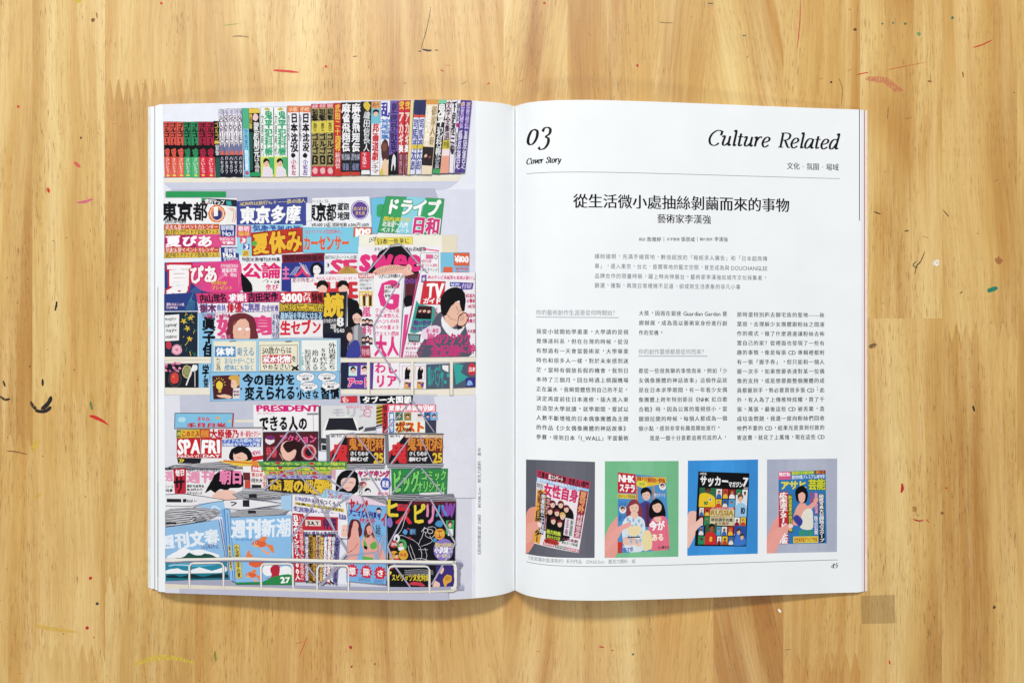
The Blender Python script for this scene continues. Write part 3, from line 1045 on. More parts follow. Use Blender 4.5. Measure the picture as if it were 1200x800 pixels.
k = Q('#f2f2f2', 148, 262, 240, 256, 240, 420, 148, 425); k.edge('#333', .4)
for i, s_ in enumerate(('enjoy', 'summer', 'days', 'menu')):
    k.t('#333', s_, .05, .08 + i * .22, .85, .24 + i * .22, b=1, j=2)
E('#c33a4a', 175, 450, 18, 24); E('#e8a0b8', 225, 478, 33, 33); E('#f3c8d4', 225, 478, 22, 22); E('#df88a4', 225, 478, 12)
P('#8cc6e8', 358, 240, 470, 235, 440, 525, 362, 525); T('#0a0b14', '眞子佳', 384, 272, 468, 525, b=4, v=1)
P('#f0ebef', 470, 240, 868, 240, 868, 410, 470, 410); T('#e24a86', '婦身', 472, 262, 860, 390, b=4)
k = Q('#d8437c', 345, 125, 872, 115, 868, 178, 358, 190); k.t('#2a1428', '内山理名', .03, .08, .36, .95, b=3); k.t('#fff', '求婚', .385, .1, .57, .9, b=3, o='#df5090'); k.t('#fff', '!', .575, .1, .595, .9, b=3); k.t('#2a1428', '吉田栄作', .61, .05, .98, .95, b=3)
k = Q('#f3eaf0', 358, 190, 868, 180, 868, 240, 360, 250); k.t('#7a1d4a', '樹木', .02, .05, .22, .95, b=4, o='#8aa4dd'); k.t('#5064b8', '希林', .23, .1, .34, .9, b=2); k.t('#c4243e', '俳優', .35, .02, .54, .98, b=4); k.t('#5a50a0', 'に無理', .54, .05, .76, .95, b=3); k.t('#5a50a0', '完全密着', .78, .3, .99, .95, b=2)
T('#c43a74', 'プロ登場する女性特集', 378, 254, 560, 280, b=2, j=1.5)
E('#6e2c34', 632, 335, 92, 86, n=20); SP('#6e2c34', 545, 330, 560, 270, 632, 248, 705, 275, 722, 350, 720, 412, 545, 412)
SP('#ecbaa2', 578, 375, 580, 320, 605, 285, 640, 280, 670, 300, 682, 350, 676, 412, 590, 412)
SP('#6e2c34', 578, 330, 600, 285, 640, 262, 660, 282, 615, 290)
for x in (620, 668):
    E('#f6f2f0', x, 348, 14, 10); L('#555', .35, x - 13, 342, x, 337, x + 13, 342, sm=True)
L('#a66', .35, 648, 355, 655, 382, 642, 386, sm=True)
T('#e06a9a', '週刊', 498, 385, 560, 410, b=2)
k = Q('#e6e6f4', 820, 250, 866, 248, 866, 408, 822, 410); k.t('#2a2a6a', '独占告白', .5, .02, .98, .98, v=1, b=2); k.t('#2a2a6a', '真相究明', .02, .02, .46, .98, v=1, b=1)
k = Q('#d22f38', 872, 118, 1066, 115, 1066, 188, 872, 186); k.t('#fff', '3000', .02, .1, .72, .92, b=4); k.t('#fff', '万円', .74, .1, .98, .9, b=1, v=1)
k = Q('#5a1420', 1066, 115, 1150, 112, 1148, 188, 1066, 190); k.t('#c83040', '保存', .05, .05, .95, .95, b=3)
k = Q('#e2bf3c', 866, 188, 1142, 190, 1140, 240, 868, 238); k.t('#1e1a18', '地域ここ読', .02, .02, .98, .98, b=3, o='#1e1a18') ; k.t('#f0cf48', '地域ここ読', .02, .02, .98, .98, b=1)
k = Q('#2c3f68', 868, 242, 1140, 240, 1140, 292, 868, 290); k.t('#bfe0f0', '最新版を手実にはまる', .02, .05, .98, .95, b=2)
P('#f0ecee', 868, 292, 1140, 292, 1140, 400, 868, 405); T('#d8283a', '生セブン', 872, 300, 1130, 388, b=4, j=1, sk=-8)
# blue sign hanging in the middle
k = Q('#9fd0ee', 442, 412, 1240, 408, 1248, 618, 440, 622)
k = Q('#eee9d2', 455, 425, 722, 422, 722, 612, 455, 614); k.edge('#8ac0dc', .4)
k.box(.03, .17, .52, .52, '#4f8fc4').t('#fff', '体幹', .05, .08, .95, .92, b=3); k.t('#4a8cc0', '鍛える', .55, .2, .96, .5, b=1, j=1.5); k.t('#5a98c8', 'おなかがへこむ', .26, .55, .96, .75, b=1, j=1.5); k.t('#5a98c8', '腰痛にも効く', .26, .78, .96, .97, b=1, j=1.5); k.t('#333', 'たった五分', .05, .56, .18, .97, b=1, v=1)
k = Q('#eee9d2', 738, 425, 990, 422, 990, 612, 738, 614)
k.box(.04, .15, .95, .97).edge('#222', .5); k.t('#2a2624', '50歳からは', .08, .18, .82, .43, b=1, j=1.2); k.box(.09, .46, .8, .73, '#d5344a').t('#fff', '炭水化物', .02, .06, .98, .94, b=3, o='#b5243a', ob=5); k.t('#2a2624', 'を', .81, .48, .94, .7, b=1); k.t('#2a2624', 'やめなさい', .08, .74, .78, .95, b=1, j=1.2)
k.sp('#1d1a1e', .82, .8, .98, .92, .96, .98, .82, .86); k.sp('#1d1a1e', .98, .8, .82, .92, .84, .98, .98, .86)
k = Q('#f0f2ee', 1002, 418, 1228, 415, 1228, 612, 1002, 612); k.t('#2a2624', '外出着たち', .76, .1, .96, .96, b=1, v=1, j=1.4); k.t('#2a2624', '50代から', .5, .25, .73, .97, b=1, v=1, j=1.4); k.t('#2a2624', '始める', .3, .3, .48, .97, b=1, v=1); k.t('#2a2624', '知的生活', .1, .3, .27, .98, b=1, v=1); k.t('#3aa08a', '一生楽し', .0, .35, .08, .97, b=1, v=1)
for x in (575, 925):
    L('#333', 1.3, x - 20, 428, x + 20, 425, taper=True)
# lower racks behind the sign
R('#efe8d8', 148, 522, 440, 562); L('#b9b2a2', .5, 148, 545, 440, 543)
R('#191b24', 150, 565, 362, 714); P('#8cc6e8', 362, 565, 440, 565, 425, 714, 364, 714); T('#0a0b14', '学', 384, 570, 428, 650, b=4); T('#0a0b14', '高宮', 392, 655, 424, 712, b=3, v=1)
random.seed(5)
for i in range(14):
    x, y = random.uniform(158, 250), random.uniform(555, 615)
    E('#e79cbc' if i % 3 else '#c65a8a', x, y, 9, 8)
E('#4a4a52', 215, 660, 42, 52); E('#24262e', 215, 660, 37, 46); E('#d4453f', 212, 655, 28, 36); E('#e8704c', 205, 645, 8, 10)
E('#c7b88c', 290, 615, 32, 42); E('#6c7840', 290, 615, 25, 34)
for i in range(8):
    L('#c9c08c', .35, 270 + i * 5, 590, 275 + i * 5, 640)
L('#f0f0f0', 1.6, 322, 600, 285, 700); E('#f2f2f2', 330, 592, 12, 22, 20); L('#ddd', .8, 338, 590, 338, 710); E('#eee', 345, 590, 10, 20)
# right of the sign
view(370, 320, 5.332)
P('#f4eef1', -10, 10, 268, 5, 268, 60, 0, 60); T('#d8407a', 'がんばれニッポン', 2, 22, 262, 44, b=1, j=1.5)
T('#d3323c', 'THLE', -8, 52, 264, 152, b=4)
for x in (42, 172):
    E(BLK, x, 82, 38, 34); E('#efc3b2', x, 100, 30, 26); SP(BLK, x - 34, 92, x - 26, 52, x + 20, 48, x + 38, 90, x + 5, 72)
P(BLK, 200, 150, 262, 175, 292, 240, 285, 525, 200, 525)
k = Q('#20222c', 50, 122, 198, 116, 192, 370, 45, 372); k.t('#ecc43c', '読', .0, .03, .86, .62, b=4); k.t('#eee', '8', .58, .62, .88, .84, b=4); k.t('#ddd', '別冊集大判', .02, .65, .55, .76, b=1); k.t('#ddd', '2018', .3, .78, .55, .9, b=2); k.t('#ddd', '¥540', .45, .9, .92, 1.0, b=2); k.l('#7a7a86', 1.4, .99, .04, .97, 1)
P('#c2313c', -30, 120, 50, 118, 48, 185, -30, 185); T('#2a1018', '特報', -24, 124, 46, 182, b=3)
P(NAVY, 45, 372, 200, 370, 198, 406, 45, 404); P(NAVY, 154, 400, 200, 400, 195, 525, 154, 525)
P('#f0eff2', 265, 5, 360, 2, 358, 525, 285, 525); k = Q('#d7333c', 268, 2, 378, -5, 376, 32, 268, 30); k.t('#fff', '日刊現代', .02, .1, .95, .95, b=2)
T('#555', '創刊特大号巻頭グラビア', 275, 36, 356, 56); T('#888', '夏物語のすべて', 275, 62, 350, 82); P('#e8c24c', 272, 110, 372, 112, 372, 208, 272, 208)
for i in range(5):
    E('#f1ddc8', 284 + i * 19, 128, 7, 9); P('#3a2a2a' if i % 2 else '#f2ede0', 277 + i * 19, 140, 292 + i * 19, 140, 291 + i * 19, 205, 278 + i * 19, 205)
T('#e2468a', '嵐', 290, 205, 345, 275, b=2)
E(BLK, 252, 265, 38, 48); E('#eec3b0', 260, 280, 28, 36); SP(BLK, 220, 270, 228, 225, 262, 212, 292, 240, 288, 272, 256, 250); L('#222', .5, 240, 284, 256, 286); L('#222', .5, 264, 286, 280, 284); E('#222', 247, 292, 9); E('#eec3b0', 247, 292, 7); E('#222', 270, 292, 9); E('#eec3b0', 270, 292, 7)
P('#8a8790', 215, 345, 262, 318, 310, 350, 320, 525, 200, 525); P('#b9b6bd', 240, 335, 265, 325, 262, 420, 240, 415)
E('#2a2226', 205, 370, 26, 40); E('#eec3b0', 212, 398, 18, 26); SP('#3c4196', 195, 525, 215, 440, 260, 420, 280, 470, 272, 525)
for x, y in ((300, 300), (322, 295), (345, 302), (300, 410), (325, 405), (345, 415)):
    E(BLK, x, y, 13, 14); E('#eec0ae', x, y + 6, 9, 9); P('#3a2030', x - 13, y + 16, x + 13, y + 16, x + 13, y + 32, x - 13, y + 32)
T('#e2468a', '夏号', 292, 330, 350, 380, b=2); P('#a02c4c', 282, 455, 340, 450, 345, 525, 285, 525); T('#e8a8b8', '特集', 288, 470, 340, 515, b=2)
P('#f3f0f3', 362, 15, 540, 0, 530, 525, 355, 525); T('#444', 'つぎには特集は', 388, 10, 530, 34, b=2, j=1.3, sk=-6)
T('#e33a86', 'G', 392, 42, 520, 215, b=4); P('#f3f0f3', 430, 75, 470, 75, 470, 150, 430, 150); T('#444', '大特集', 432, 78, 490, 98, b=2); T('#444', '読む', 432, 104, 470, 124, b=2); T('#444', '夏物', 430, 132, 468, 150, b=2)
for s_, y in (('ワンピースで涼', 220), ('大人本気たん', 252), ('カヘンヒの8月', 286), ('たべき着よう', 324), ('ウエスト問題', 364)):
    T('#e2468a', s_, 372, y, 522, y + 27, b=2, j=1.5)
T('#e33a86', '大人', 368, 392, 520, 520, b=4)
P('#8a8792', 556, 12, 565, 15, 545, 525, 522, 525); P('#5a2230', 560, 20, 640, 0, 600, 195, 556, 205); T('#7a4aa0', 'ののの', 552, 30, 645, 68, b=4); SP(BLK, 556, 150, 600, 140, 612, 190, 580, 212, 554, 200)
P('#f0eef4', 552, 215, 602, 205, 575, 345, 545, 525, 530, 525); P('#df4690', 555, 260, 580, 255, 545, 525, 533, 525)
L('#1f1b24', .6, 650, 2, 540, 525); L('#e33a86', 1.0, 646, 2, 537, 525)
P('#f3eef3', 655, 0, 1000, -5, 1000, 525, 545, 525); T('#d8407a', '週のテレビ番組表を毎週お届けし', 700, 14, 998, 38, b=2, j=1.4, sk=4); k = Q('#7a5aa8', 662, 14, 692, 12, 690, 56, 660, 58); k.t('#fff', '6', .2, .2, .8, .8)
k = Q('#d3303c', 676, 50, 812, 52, 795, 198, 654, 196); k.t('#fff', 'TV', .18, .08, .95, .7, b=3); k.t('#fff', 'ガイド', .1, .7, .9, .98, b=3)
k = Q('#4b5bb8', 840, 55, 905, 58, 903, 86, 838, 84); k.t('#fff', 'NEWS', .1, .2, .9, .8); k = Q('#5a4aa8', 905, 58, 985, 62, 978, 100, 905, 104); k.t('#e6d0ee', '付録', .1, .1, .9, .9)
P('#3aa294', 632, 172, 650, 195, 740, 210, 770, 260, 700, 345, 615, 375, 586, 370)
k = Q('#4a1824', 640, 205, 728, 208, 722, 288, 622, 284)
for u in (.2, .5, .8):
    k.face(u, .35, .12, '#eec0ae', BLK, k=1.1); k.p(BLK, u - .14, .58, u + .14, .58, u + .14, 1, u - .14, 1)
T('#c23a6a', 'ドラマ', 733, 215, 768, 290, b=2, v=1); T('#5a2a80', '嵐の宿題', 612, 295, 720, 325, b=3, j=1.4); T('#7a3a90', '特大号', 600, 332, 700, 362, b=3)
SP('#57586a', 640, 525, 700, 380, 760, 260, 830, 240, 920, 300, 960, 420, 950, 525)
SP('#edbfa8', 800, 240, 815, 310, 850, 340, 900, 300, 925, 240, 915, 190, 830, 180)
SP(BLK, 782, 225, 780, 160, 820, 105, 880, 88, 925, 115, 938, 180, 925, 240, 905, 215, 895, 170, 850, 205, 815, 262, 790, 258)
L('#7a3a38', .45, 818, 250, 845, 285, 878, 292, sm=True); L('#7a3a38', .4, 878, 205, 892, 245, 882, 258, sm=True); L(BLK, .5, 898, 235, 915, 232)
SP('#eeeef2', 790, 270, 825, 320, 870, 350, 930, 330, 900, 380, 850, 400, 790, 330)
SP('#7a3f34', 885, 314, 896, 264, 936, 243, 958, 278, 934, 326, 898, 341); SP('#edbfa8', 890, 310, 900, 270, 935, 250, 952, 280, 930, 320, 900, 335); L('#7a3f34', .35, 908, 262, 905, 300); L('#7a3f34', .35, 922, 256, 920, 296); L('#a05a4a', .35, 905, 300, 930, 275)
T('#2a2228', '夢', 880, 325, 920, 355, b=3)
SP('#ecd9ea', 655, 375, 700, 335, 770, 330, 780, 370, 730, 405, 680, 410); T('#d23a7a', '新・最強', 692, 345, 768, 372, b=2)
T('#cf3a7c', '嵐', 690, 370, 750, 455, b=2); T('#cf3a7c', 'のワクワク', 745, 372, 970, 445, b=3, j=1.2, o='#f0d8e6', ob=3); T('#cf3a7c', '全記録!', 718, 448, 905, 520, b=3, o='#f0d8e6', ob=3, j=1); T('#cf3a7c', 'に神', 905, 440, 998, 500, b=3)
k = Q('#333', 578, 378, 655, 382, 650, 430, 580, 428); k.box(.08, .12, .92, .85, '#7a9aa0')
for i, y in enumerate((430, 458, 486, 508)):
    T('#c33a74', ('ナゾ解く特集', '嵐が全部さらけ', 'プレゼント付き', '完全保存版だ!')[i], 568 - i * 5, y, 690 - i * 12, y + 20, b=1, j=1.5)
for i, y in enumerate((128, 160, 195, 250, 285, 350)):
    T('#d2336e', ('紙面丸', 'の最新', '3時間', '番組表', '特集だ', '大発表')[i], 938 + (i % 3) * 4, y, 998, y + 26, b=2, j=1.4)
L('#444', .5, 998, -5, 998, 520)
# rack rail
P('#efe8d8', 158, 528, 1000, 520, 1000, 552, 158, 556); L('#a9a294', .5, 158, 530, 1000, 522)
P('#efe8d8', 158, 718, 1000, 708, 1000, 760, 158, 765); P('#efe8d8', -948, 716, -653, 716, -653, 757, -948, 760)
R('#1f2540', 158, 560, 205, 720)
k = Q('#5b3f9a', 205, 562, 360, 560, 358, 720, 200, 718); k.box(.03, .12, .36, .5, '#c8ece4').face(.5, .4, .3, '#efc2b0', BLK, k=.9); k.box(.5, .1, .8, .45, '#f1d7dc').face(.5, .4, .3, '#efc2b0', BLK, k=.9); k.t('#f03a80', 'アート', -.03, .55, .9, .97, b=4, o='#f6e6ee')
P('#f3eff3', 362, 560, 522, 556, 522, 720, 358, 720); T('#e33a86', 'わし', 368, 556, 516, 628, b=4); T('#e33a86', 'リア', 372, 630, 510, 715, b=3)
P('#f1edf2', 530, 560, 610, 558, 690, 575, 690, 720, 530, 718)
for x in (575, 655):
    k = Q('#f4f2f2', x - 32, 578, x + 30, 580, x + 26, 660, x - 34, 664); k.edge('#c86a9a', .4); k.sp(BLK, .3, 1, .25, .45, .45, .1, .65, .15, .85, .4, .75, .6, .7, 1); k.e('#eec0ae', .58, .2, .1)
    k = Q('#e8a83c', x - 20, 675, x + 22, 680, x + 18, 718, x - 22, 716); k.face(.35, .4, .22, '#efc2b0', BLK, k=1); k.box(.6, .1, .95, .8, '#6a3a9a')
k = Q('#4f5c72', 690, 570, 1000, 556, 1000, 708, 690, 718); k.t('#3aa8a0', '聞いてジャニーズ', .03, .05, .55, .95, b=2, j=2); k.p('#3aa8a0', .55, 0, .75, .1, .7, .4, .85, .6, .6, .9, .58, .4)
P('#f0f0f2', 790, 575, 830, 575, 830, 620, 795, 600)
E('#d23440', 975, 600, 26, 40); T('#fff', '日本', 955, 585, 998, 615, b=2); k = Q('#3f2f8a', 938, 655, 998, 652, 998, 708, 940, 708); k.sp('#8ab8ea', .1, .8, .3, .3, .6, .4, .7, .8)
for x in (330, 605, 848):
    L('#a9a294', 3.6, x, 552, x, 765); L('#f1ebdc', 2.8, x, 545, x, 760)
for x in (-1090 + 65,):
    L('#a9a294', 3.4, x + 215 - 140, 545, x + 215 - 140, 755); L('#f1ebdc', 2.5, x + 215 - 140, 540, x + 215 - 140, 758)
view(165, 440, 5.332)
view(370, 320, 5.332)
for s_, x0_, y0_, x1_, y1_, c_ in (('日刊最新', 275, 86, 352, 104, '#444'), ('特集夏の', 300, 218 - 90, 350, 150, '#a33'), ('大人の夏', 470, 60, 528, 80, '#444')):
    T(c_, s_, x0_, y0_, x1_, y1_, b=1)
# elastic cords over the second tier
view(370, 210, 5.332)


def cord(wd, *a):
    L('#4a4652', wd + .45, *a); L(CORD, wd, *a)


cord(1.6, 305, 600, 470, 415, 520, 405); cord(1.6, 520, 405, 540, 415, 700, 590)
view(370, 320, 5.332)
cord(1.6, 545, 12, 365, 330); cord(1.6, 365, 330, 370, 440, 530, 680)

# lower shelves: background wall
view(165, 440, 5.332)
P('#c6c9d9', 148, 118, 2100 - 830, 118, 1850, 118, 1850, 250, 250, 560, 250, 560, 148, 560); P('#e4e4ee', 148, 122, 248, 120, 252, 560, 148, 580)
P('#e8e2cf', 590, 275, 790, 272, 790, 292, 590, 292)
view(370, 440, 5.332)
P('#e3e4ee', 740, 130, 1000, 120, 1000, 760, 800, 760)
k = Q('#d23440', 158, 128, 260, 126, 260, 168, 158, 170); k.t('#f6d6da', 'も', .05, .1, .5, .9, b=3)
k = Q('#0a0b14', 278, 128, 610, 122, 605, 175, 282, 172); k.t('#fff', 'タブー大図鑑', .04, .05, .98, .98, b=4)
P('#c7a93c', 380, 180, 440, 178, 430, 300, 380, 300)
for i in range(6):
    L('#1b1b20', 1.6, 378, 205 + i * 22, 432, 190 + i * 22)
view(165, 440, 5.332)
P('#f3f1f3', 705, 182, 1120, 182, 1120, 345, 705, 345); T('#d8247a', 'PRESIDENT', 725, 182, 1115, 222, b=4, j=.5); T('#d86a94', 'プレジデント', 725, 226, 840, 244, b=1)
T('#0a0b14', 'できる人の', 742, 250, 1045, 342, b=4, j=1)
L('#555', .5, 1080, 240, 1082, 345); P('#8a8a92', 1040, 232, 1110, 232, 1110, 244, 1040, 244)


def banner():
    k = Q('#8fc4e8', 436, 618, 1245, 614, 1245, 785, 436, 800)
    k.t('#0a0b14', '今の自分を', .25, .06, .66, .48, b=4, j=.8); k.t('#0a0b14', '変えられる', .265, .5, .66, .98, b=4, j=.8); k.t('#0a0b14', '“', .235, .5, .265, .78, b=4); k.t('#0a0b14', '”', .665, .52, .695, .78, b=4)
    k.t('#0a0b14', '小さな', .67, .66, .84, .98, b=4, j=.8); k.t('#0a0b14', '習慣', .85, .56, 1.0, .99, b=4, j=.8)
    for (u, v_, a, b_) in ((.735, .2, .07, .17), (.9, .19, .07, .15), (.76, .53, .07, .14), (.93, .5, .07, .15)):
        k.e('#333', u, v_, a + .003, b_ + .015, n=18); k.e('#f3f3f6', u, v_, a, b_, n=18); k.p('#f3f3f6', u - .03, v_ + b_ * .7, u, v_ + b_ * .9, u - .04, v_ + b_ * 1.4)
        k.t('#333', 'やればできる', u - a * .75, v_ - b_ * .6, u + a * .75, v_ - .01, b=1, j=1.5); k.t('#333', '実感', u - a * .4, v_ + .01, u + a * .4, v_ + b_ * .65, b=2)
    b_ = Q('#4f2029', 450, 640, 618, 634, 620, 782, 458, 786)
    b_.e('#f2d24c', .24, .42, .13, .19); b_.box(.19, .55, .3, .72, '#d9bd55').l('#7a6620', .4, 0, .5, 1, .5)
    for t in range(9):
        an = math.pi + t * math.pi / 8
        b_.l('#f2d24c', .6, .24 + .18 * math.cos(an), .4 + .25 * math.sin(an), .24 + .25 * math.cos(an), .4 + .33 * math.sin(an))
    b_.sp('#efc7ac', .12, .82, .3, .83, .45, .8, .7, .92, .6, .99, .35, .95, .2, .9); b_.sp('#efc7ac', .72, .2, .68, .35, .72, .55, .9, .55, .95, .2)
    b_.sp('#d9a94c', .58, .12, .7, .02, .9, .0, 1, .1, .99, .45, .9, .4, .85, .22, .7, .2); b_.p('#e4e0e0', .75, .6, 1, .55, 1, 1, .72, 1)
    for i in range(8):
        b_.p('#b5243a' if i % 2 else '#1b1b22', .78 + (i % 4) * .055, .66 + (i // 4) * .14, .82 + (i % 4) * .055, .66 + (i // 4) * .14, .82 + (i % 4) * .055, .74 + (i // 4) * .14, .78 + (i % 4) * .055, .74 + (i // 4) * .14)
    b_.l('#5a2a20', .4, .7, .34, .76, .36)


view(165, 320, 5.332)
banner()
view(165, 440, 5.332)
k = Q('#84c4e4', 215, 235, 582, 235, 578, 330, 215, 330); k.edge('#334', .7); k.box(.98, 0, 1, 1, '#c8283c'); k.t('#cf3040', '千日日光', .2, .62, .88, 1, b=4); k.t('#d33', 'きらら', .38, .22, .6, .5, b=3, o='#fff', ob=3); k.p('#e8a848', .7, .3, .74, .15, .78, .28, .74, .42); k.p('#e8d048', .9, .5, .95, .4, .96, .6); k.e('#b9e0f0', .12, .4, .07, .18)
P('#3c3c44', 225, 322, 770, 318, 770, 340, 225, 335)
for i in range(4):
    L('#b9b9c0', .4, 225, 322 + i * 4, 768, 320 + i * 4)
P('#f0eef0', 225, 334, 765, 330, 765, 540, 232, 545)
k = Q('#d9b93c', 225, 336, 372, 334, 372, 385, 226, 388); k.t('#c8322c', 'このミス', .22, .1, .98, .9, b=3); k.box(0, .1, .18, .9, '#5a6a3a').t('#e8e060', '週', .1, .2, .9, .8)
k = Q('#d05a30', 372, 334, 432, 333, 434, 390, 374, 390); k.t('#e8a040', '特報', .1, .1, .9, .9, v=0, b=2)
k = Q('#f2e9ec', 434, 332, 762, 330, 762, 388, 436, 390); k.t('#c42234', '大原優乃', .0, .04, .56, .98, b=4); k.t('#d84a5c', '神・最強セクシー', .58, .2, .98, .9, b=2)
k = Q('#c8242e', 228, 388, 375, 388, 375, 512, 228, 514); k.t('#fff', 'SPA', .04, .06, 1.0, .78, b=4); k.t('#f6d8d8', 'FRIDAY!', .05, .84, .95, .98, b=2)
k = Q('#c8242e', 378, 390, 507, 388, 507, 512, 378, 512); k.t('#fff', 'FRI', .05, .06, .92, .76, b=4); k.t('#fff', 'DAY', .1, .82, .95, .96, b=2)
k = Q('#4a6fc4', 510, 396, 755, 388, 752, 444, 512, 442); k.t('#e4ecfa', 'アイドル名鑑総力編', .02, .02, .98, .45, b=2); k.t('#f2f4fc', '特殊性セクシー入門編', .02, .5, .98, .98, b=2)
SP(BLK, 565, 525, 562, 470, 600, 440, 650, 440, 690, 475, 690, 525); SP('#efc4b0', 585, 525, 590, 475, 640, 470, 665, 500, 660, 525); SP(BLK, 588, 490, 600, 455, 660, 455, 668, 490, 630, 478)
L('#903a38', .5, 605, 508, 630, 512); T('#d8407a', 'NEWS', 695, 470, 752, 495, b=2, sk=-6); P('#c8242e', 695, 505, 765, 495, 765, 520, 700, 530)
P('#1d1c24', 230, 514, 380, 514, 375, 545, 235, 545); T('#e8d848', '7ｱ', 240, 516, 290, 544, b=3)
# the pin-up cover with cord
k = Q('#54202a', 768, 352, 1108, 350, 1105, 530, 768, 528); k.edge('#333', .8)
k.t('#e2639a', 'アクション', .3, .1, .98, .38, b=4, o='#7a1030'); k.sp('#efc0ae', .33, .75, .34, .4, .5, .3, .62, .45, .6, .8, .5, 1, .4, .98); k.sp('#2b1216', .36, .45, .5, .3, .72, .42, .72, .98, .6, .95, .6, .6, .45, .72)
k.e('#eae4ea', .12, .28, .09, .15); k.sp('#7a2c6a', .04, .2, .12, .1, .22, .2, .14, .28); k.e('#d8a8b0', .84, .7, .14, .28); k.e('#c03040', .84, .7, .11, .22); k.e('#2a1a20', .84, .7, .07, .14); k.t('#e05060', '特濃', .05, .5, .25, .9, b=2); k.l('#efc0ae', .5, .36, .98, .3, .75)
view(370, 440, 5.332)
# car magazine
k = Q('#dcdcde', 28, 186, 378, 182, 375, 345, 95, 352, 28, 470) if 0 else None
P('#dededf', 28, 186, 378, 182, 376, 356, 95, 362, 90, 470, 28, 468)
T('#c4c4cb', 'モリス', 100, 200, 350, 262, b=4); T('#d84a86', '創刊記念号カー特集大', 190, 186, 360, 204, b=1); E('#d84a86', 323, 231, 25, 27); E('#dededf', 323, 231, 20, 22); T('#d84a86', 'カー', 308, 220, 338, 242, b=2)
SP('#f4f4f4', 40, 400, 60, 300, 100, 262, 230, 258, 270, 320, 290, 345, 260, 360, 95, 362, 60, 420); P('#22232c', 58, 342, 85, 265, 232, 262, 262, 342, 160, 336)
P('#3c3d46', 265, 325, 300, 312, 300, 325, 272, 342); P('#55565e', 310, 325, 378, 315, 376, 340, 300, 350)
P('#3e4048', 28, 388, 90, 392, 90, 425, 35, 420); P('#26272e', 40, 430, 88, 432, 88, 465, 40, 462)
for i in range(5):
    L('#45454d', .5, 22 + i * 3, 188, 24 + i * 3, 465)
# post magazine stack
k = Q('#ece8ea', 418, 178, 750, 178, 752, 355, 418, 355); k.box(0, 0, .1, 1, '#c8303c'); k.t('#2a1a20', '特大号外', .01, .02, .09, .98, v=1, b=2)
k.box(.1, 0, 1, .26, '#ee5d7c').t('#fff', '潮漫画連載特別劇', .02, .08, .98, .92, b=3, j=1.5); k.box(.12, .28, .22, 1, '#4f86c4').t('#fff', '夏の号', .1, .05, .9, .95, v=1, b=2)
for u, c in ((.24, '#4a7a50'), (.4, '#9a8a4a'), (.63, '#e8e4e4'), (.78, '#3a6aa8'), (.9, '#8ab0d8')):
    q_ = k.box(u, .28, u + .14, .56, c); q_.face(.5, .5, .25, '#eec0ae', BLK, k=.8)
k.box(.22, .6, .8, .99, '#f3efe8').t('#e0502c', 'ポスト', .05, .02, .98, .98, b=4, o='#e8c43c', ob=5); k.t('#222', '頭のいい', .24, .62, .5, .78, b=2); k.t('#222', '大人の特集', .24, .82, .55, .98, b=2); k.box(.8, .56, 1, 1, '#3a3f50')
L('#55555e', 1.6, 415, 362, 800, 362); L('#c9c9d0', .6, 415, 360, 790, 358)
# two red manga stacks
for x in (88, 455):
    k = Q('#c83238', x, 362, x + 340, 368, x + 336, 545, x + 2, 548)
    k.p('#f0eef0', 0, 0, .3, 0, .18, .35, 0, .6); k.t('#333', '新刊', .02, .02, .22, .12, b=1)
    k.sp('#16141a', .02, 1, .08, .55, .2, .25, .34, .1, .36, 1); k.t('#d8323a', '鬼', .03, .28, .36, 1.0, b=4)
    k.box(.33, .12, 1, 1, '#7a2a24'); k.box(.36, .55, .84, 1, '#1b191e'); k.t('#d98a3c', '鬼平犯科', .35, .12, 1, .55, b=4, o='#3a1a12')
    k.t('#f0eef0', 'さくらのお', .38, .58, .72, .74, b=3); k.t('#f0eef0', '頼むぜ', .38, .78, .72, .92, b=3); k.t('#e8c43c', '25', .82, .62, 1, .98, b=4, o='#16141a'); k.box(.3, 0, 1, .12, '#c8a888').t('#f3ead8', '池波正太郎原作さいとう', .02, .1, .98, .9, b=1)
    L('#2a2a30', .5, x - 25, 370, x, 364, x + 5, 545, x - 22, 550); P('#8c8c94', x - 22, 372, x, 366, x + 2, 546, x - 20, 548)
    for i in range(3):
        L('#2c2c33', .35, x - 18 + i * 6, 371, x - 16 + i * 6, 547)
    P('#85858e', x - 10, 552, x + 345, 546, x + 340, 575, x, 578)
    for i in range(5):
        L('#2c2c33' if i % 2 else '#d4d4d8', .5, x - 5, 555 + i * 5, x + 340, 548 + i * 5)
    L('#55555e', 1.2, x + 2, 364, x + 330, 362)
# row of weeklies
view(165, 440, 5.332)
P('#7c7c85', 155, 575, 205, 555, 500, 535, 640, 545, 790, 560, 640, 580, 280, 580, 155, 590)
for i in range(9):
    L('#2e2e35' if i % 2 else '#dcdce0', .5, 160 + i * 12, 578 - i * 3, 420, 545 + i * 3, 700 - i * 14, 560 + i * 2, sm=True)
P('#f0edef', 155, 588, 640, 582, 636, 765, 155, 750)
T('#eaa0bc', '週', 152, 590, 206, 660, b=4); T('#222', '記事', 155, 570, 196, 588, b=3); T('#222', 'ニュース', 156, 680, 206, 700, b=2); T('#222', '特集', 158, 705, 204, 725, b=2)
k = Q('#c4263a', 206, 580, 285, 574, 285, 730, 216, 738); k.t('#1b161c', 'サ', -.05, .3, .9, .98, b=4); k.t('#fff', '毎日', .15, .05, .9, .3, b=3)
T('#e898b8', '週刊', 288, 592, 470, 670, b=4); T('#444', '特集号だよ未来の夏の終戦記念', 290, 578, 500, 596, b=2, j=1)
SP(BLK, 405, 728, 440, 660, 470, 610, 520, 590, 580, 588, 640, 620, 638, 690, 560, 700, 540, 720, 500, 705, 470, 730, 440, 712)
T('#ee86b4', '朝日', 495, 588, 640, 675, b=4)
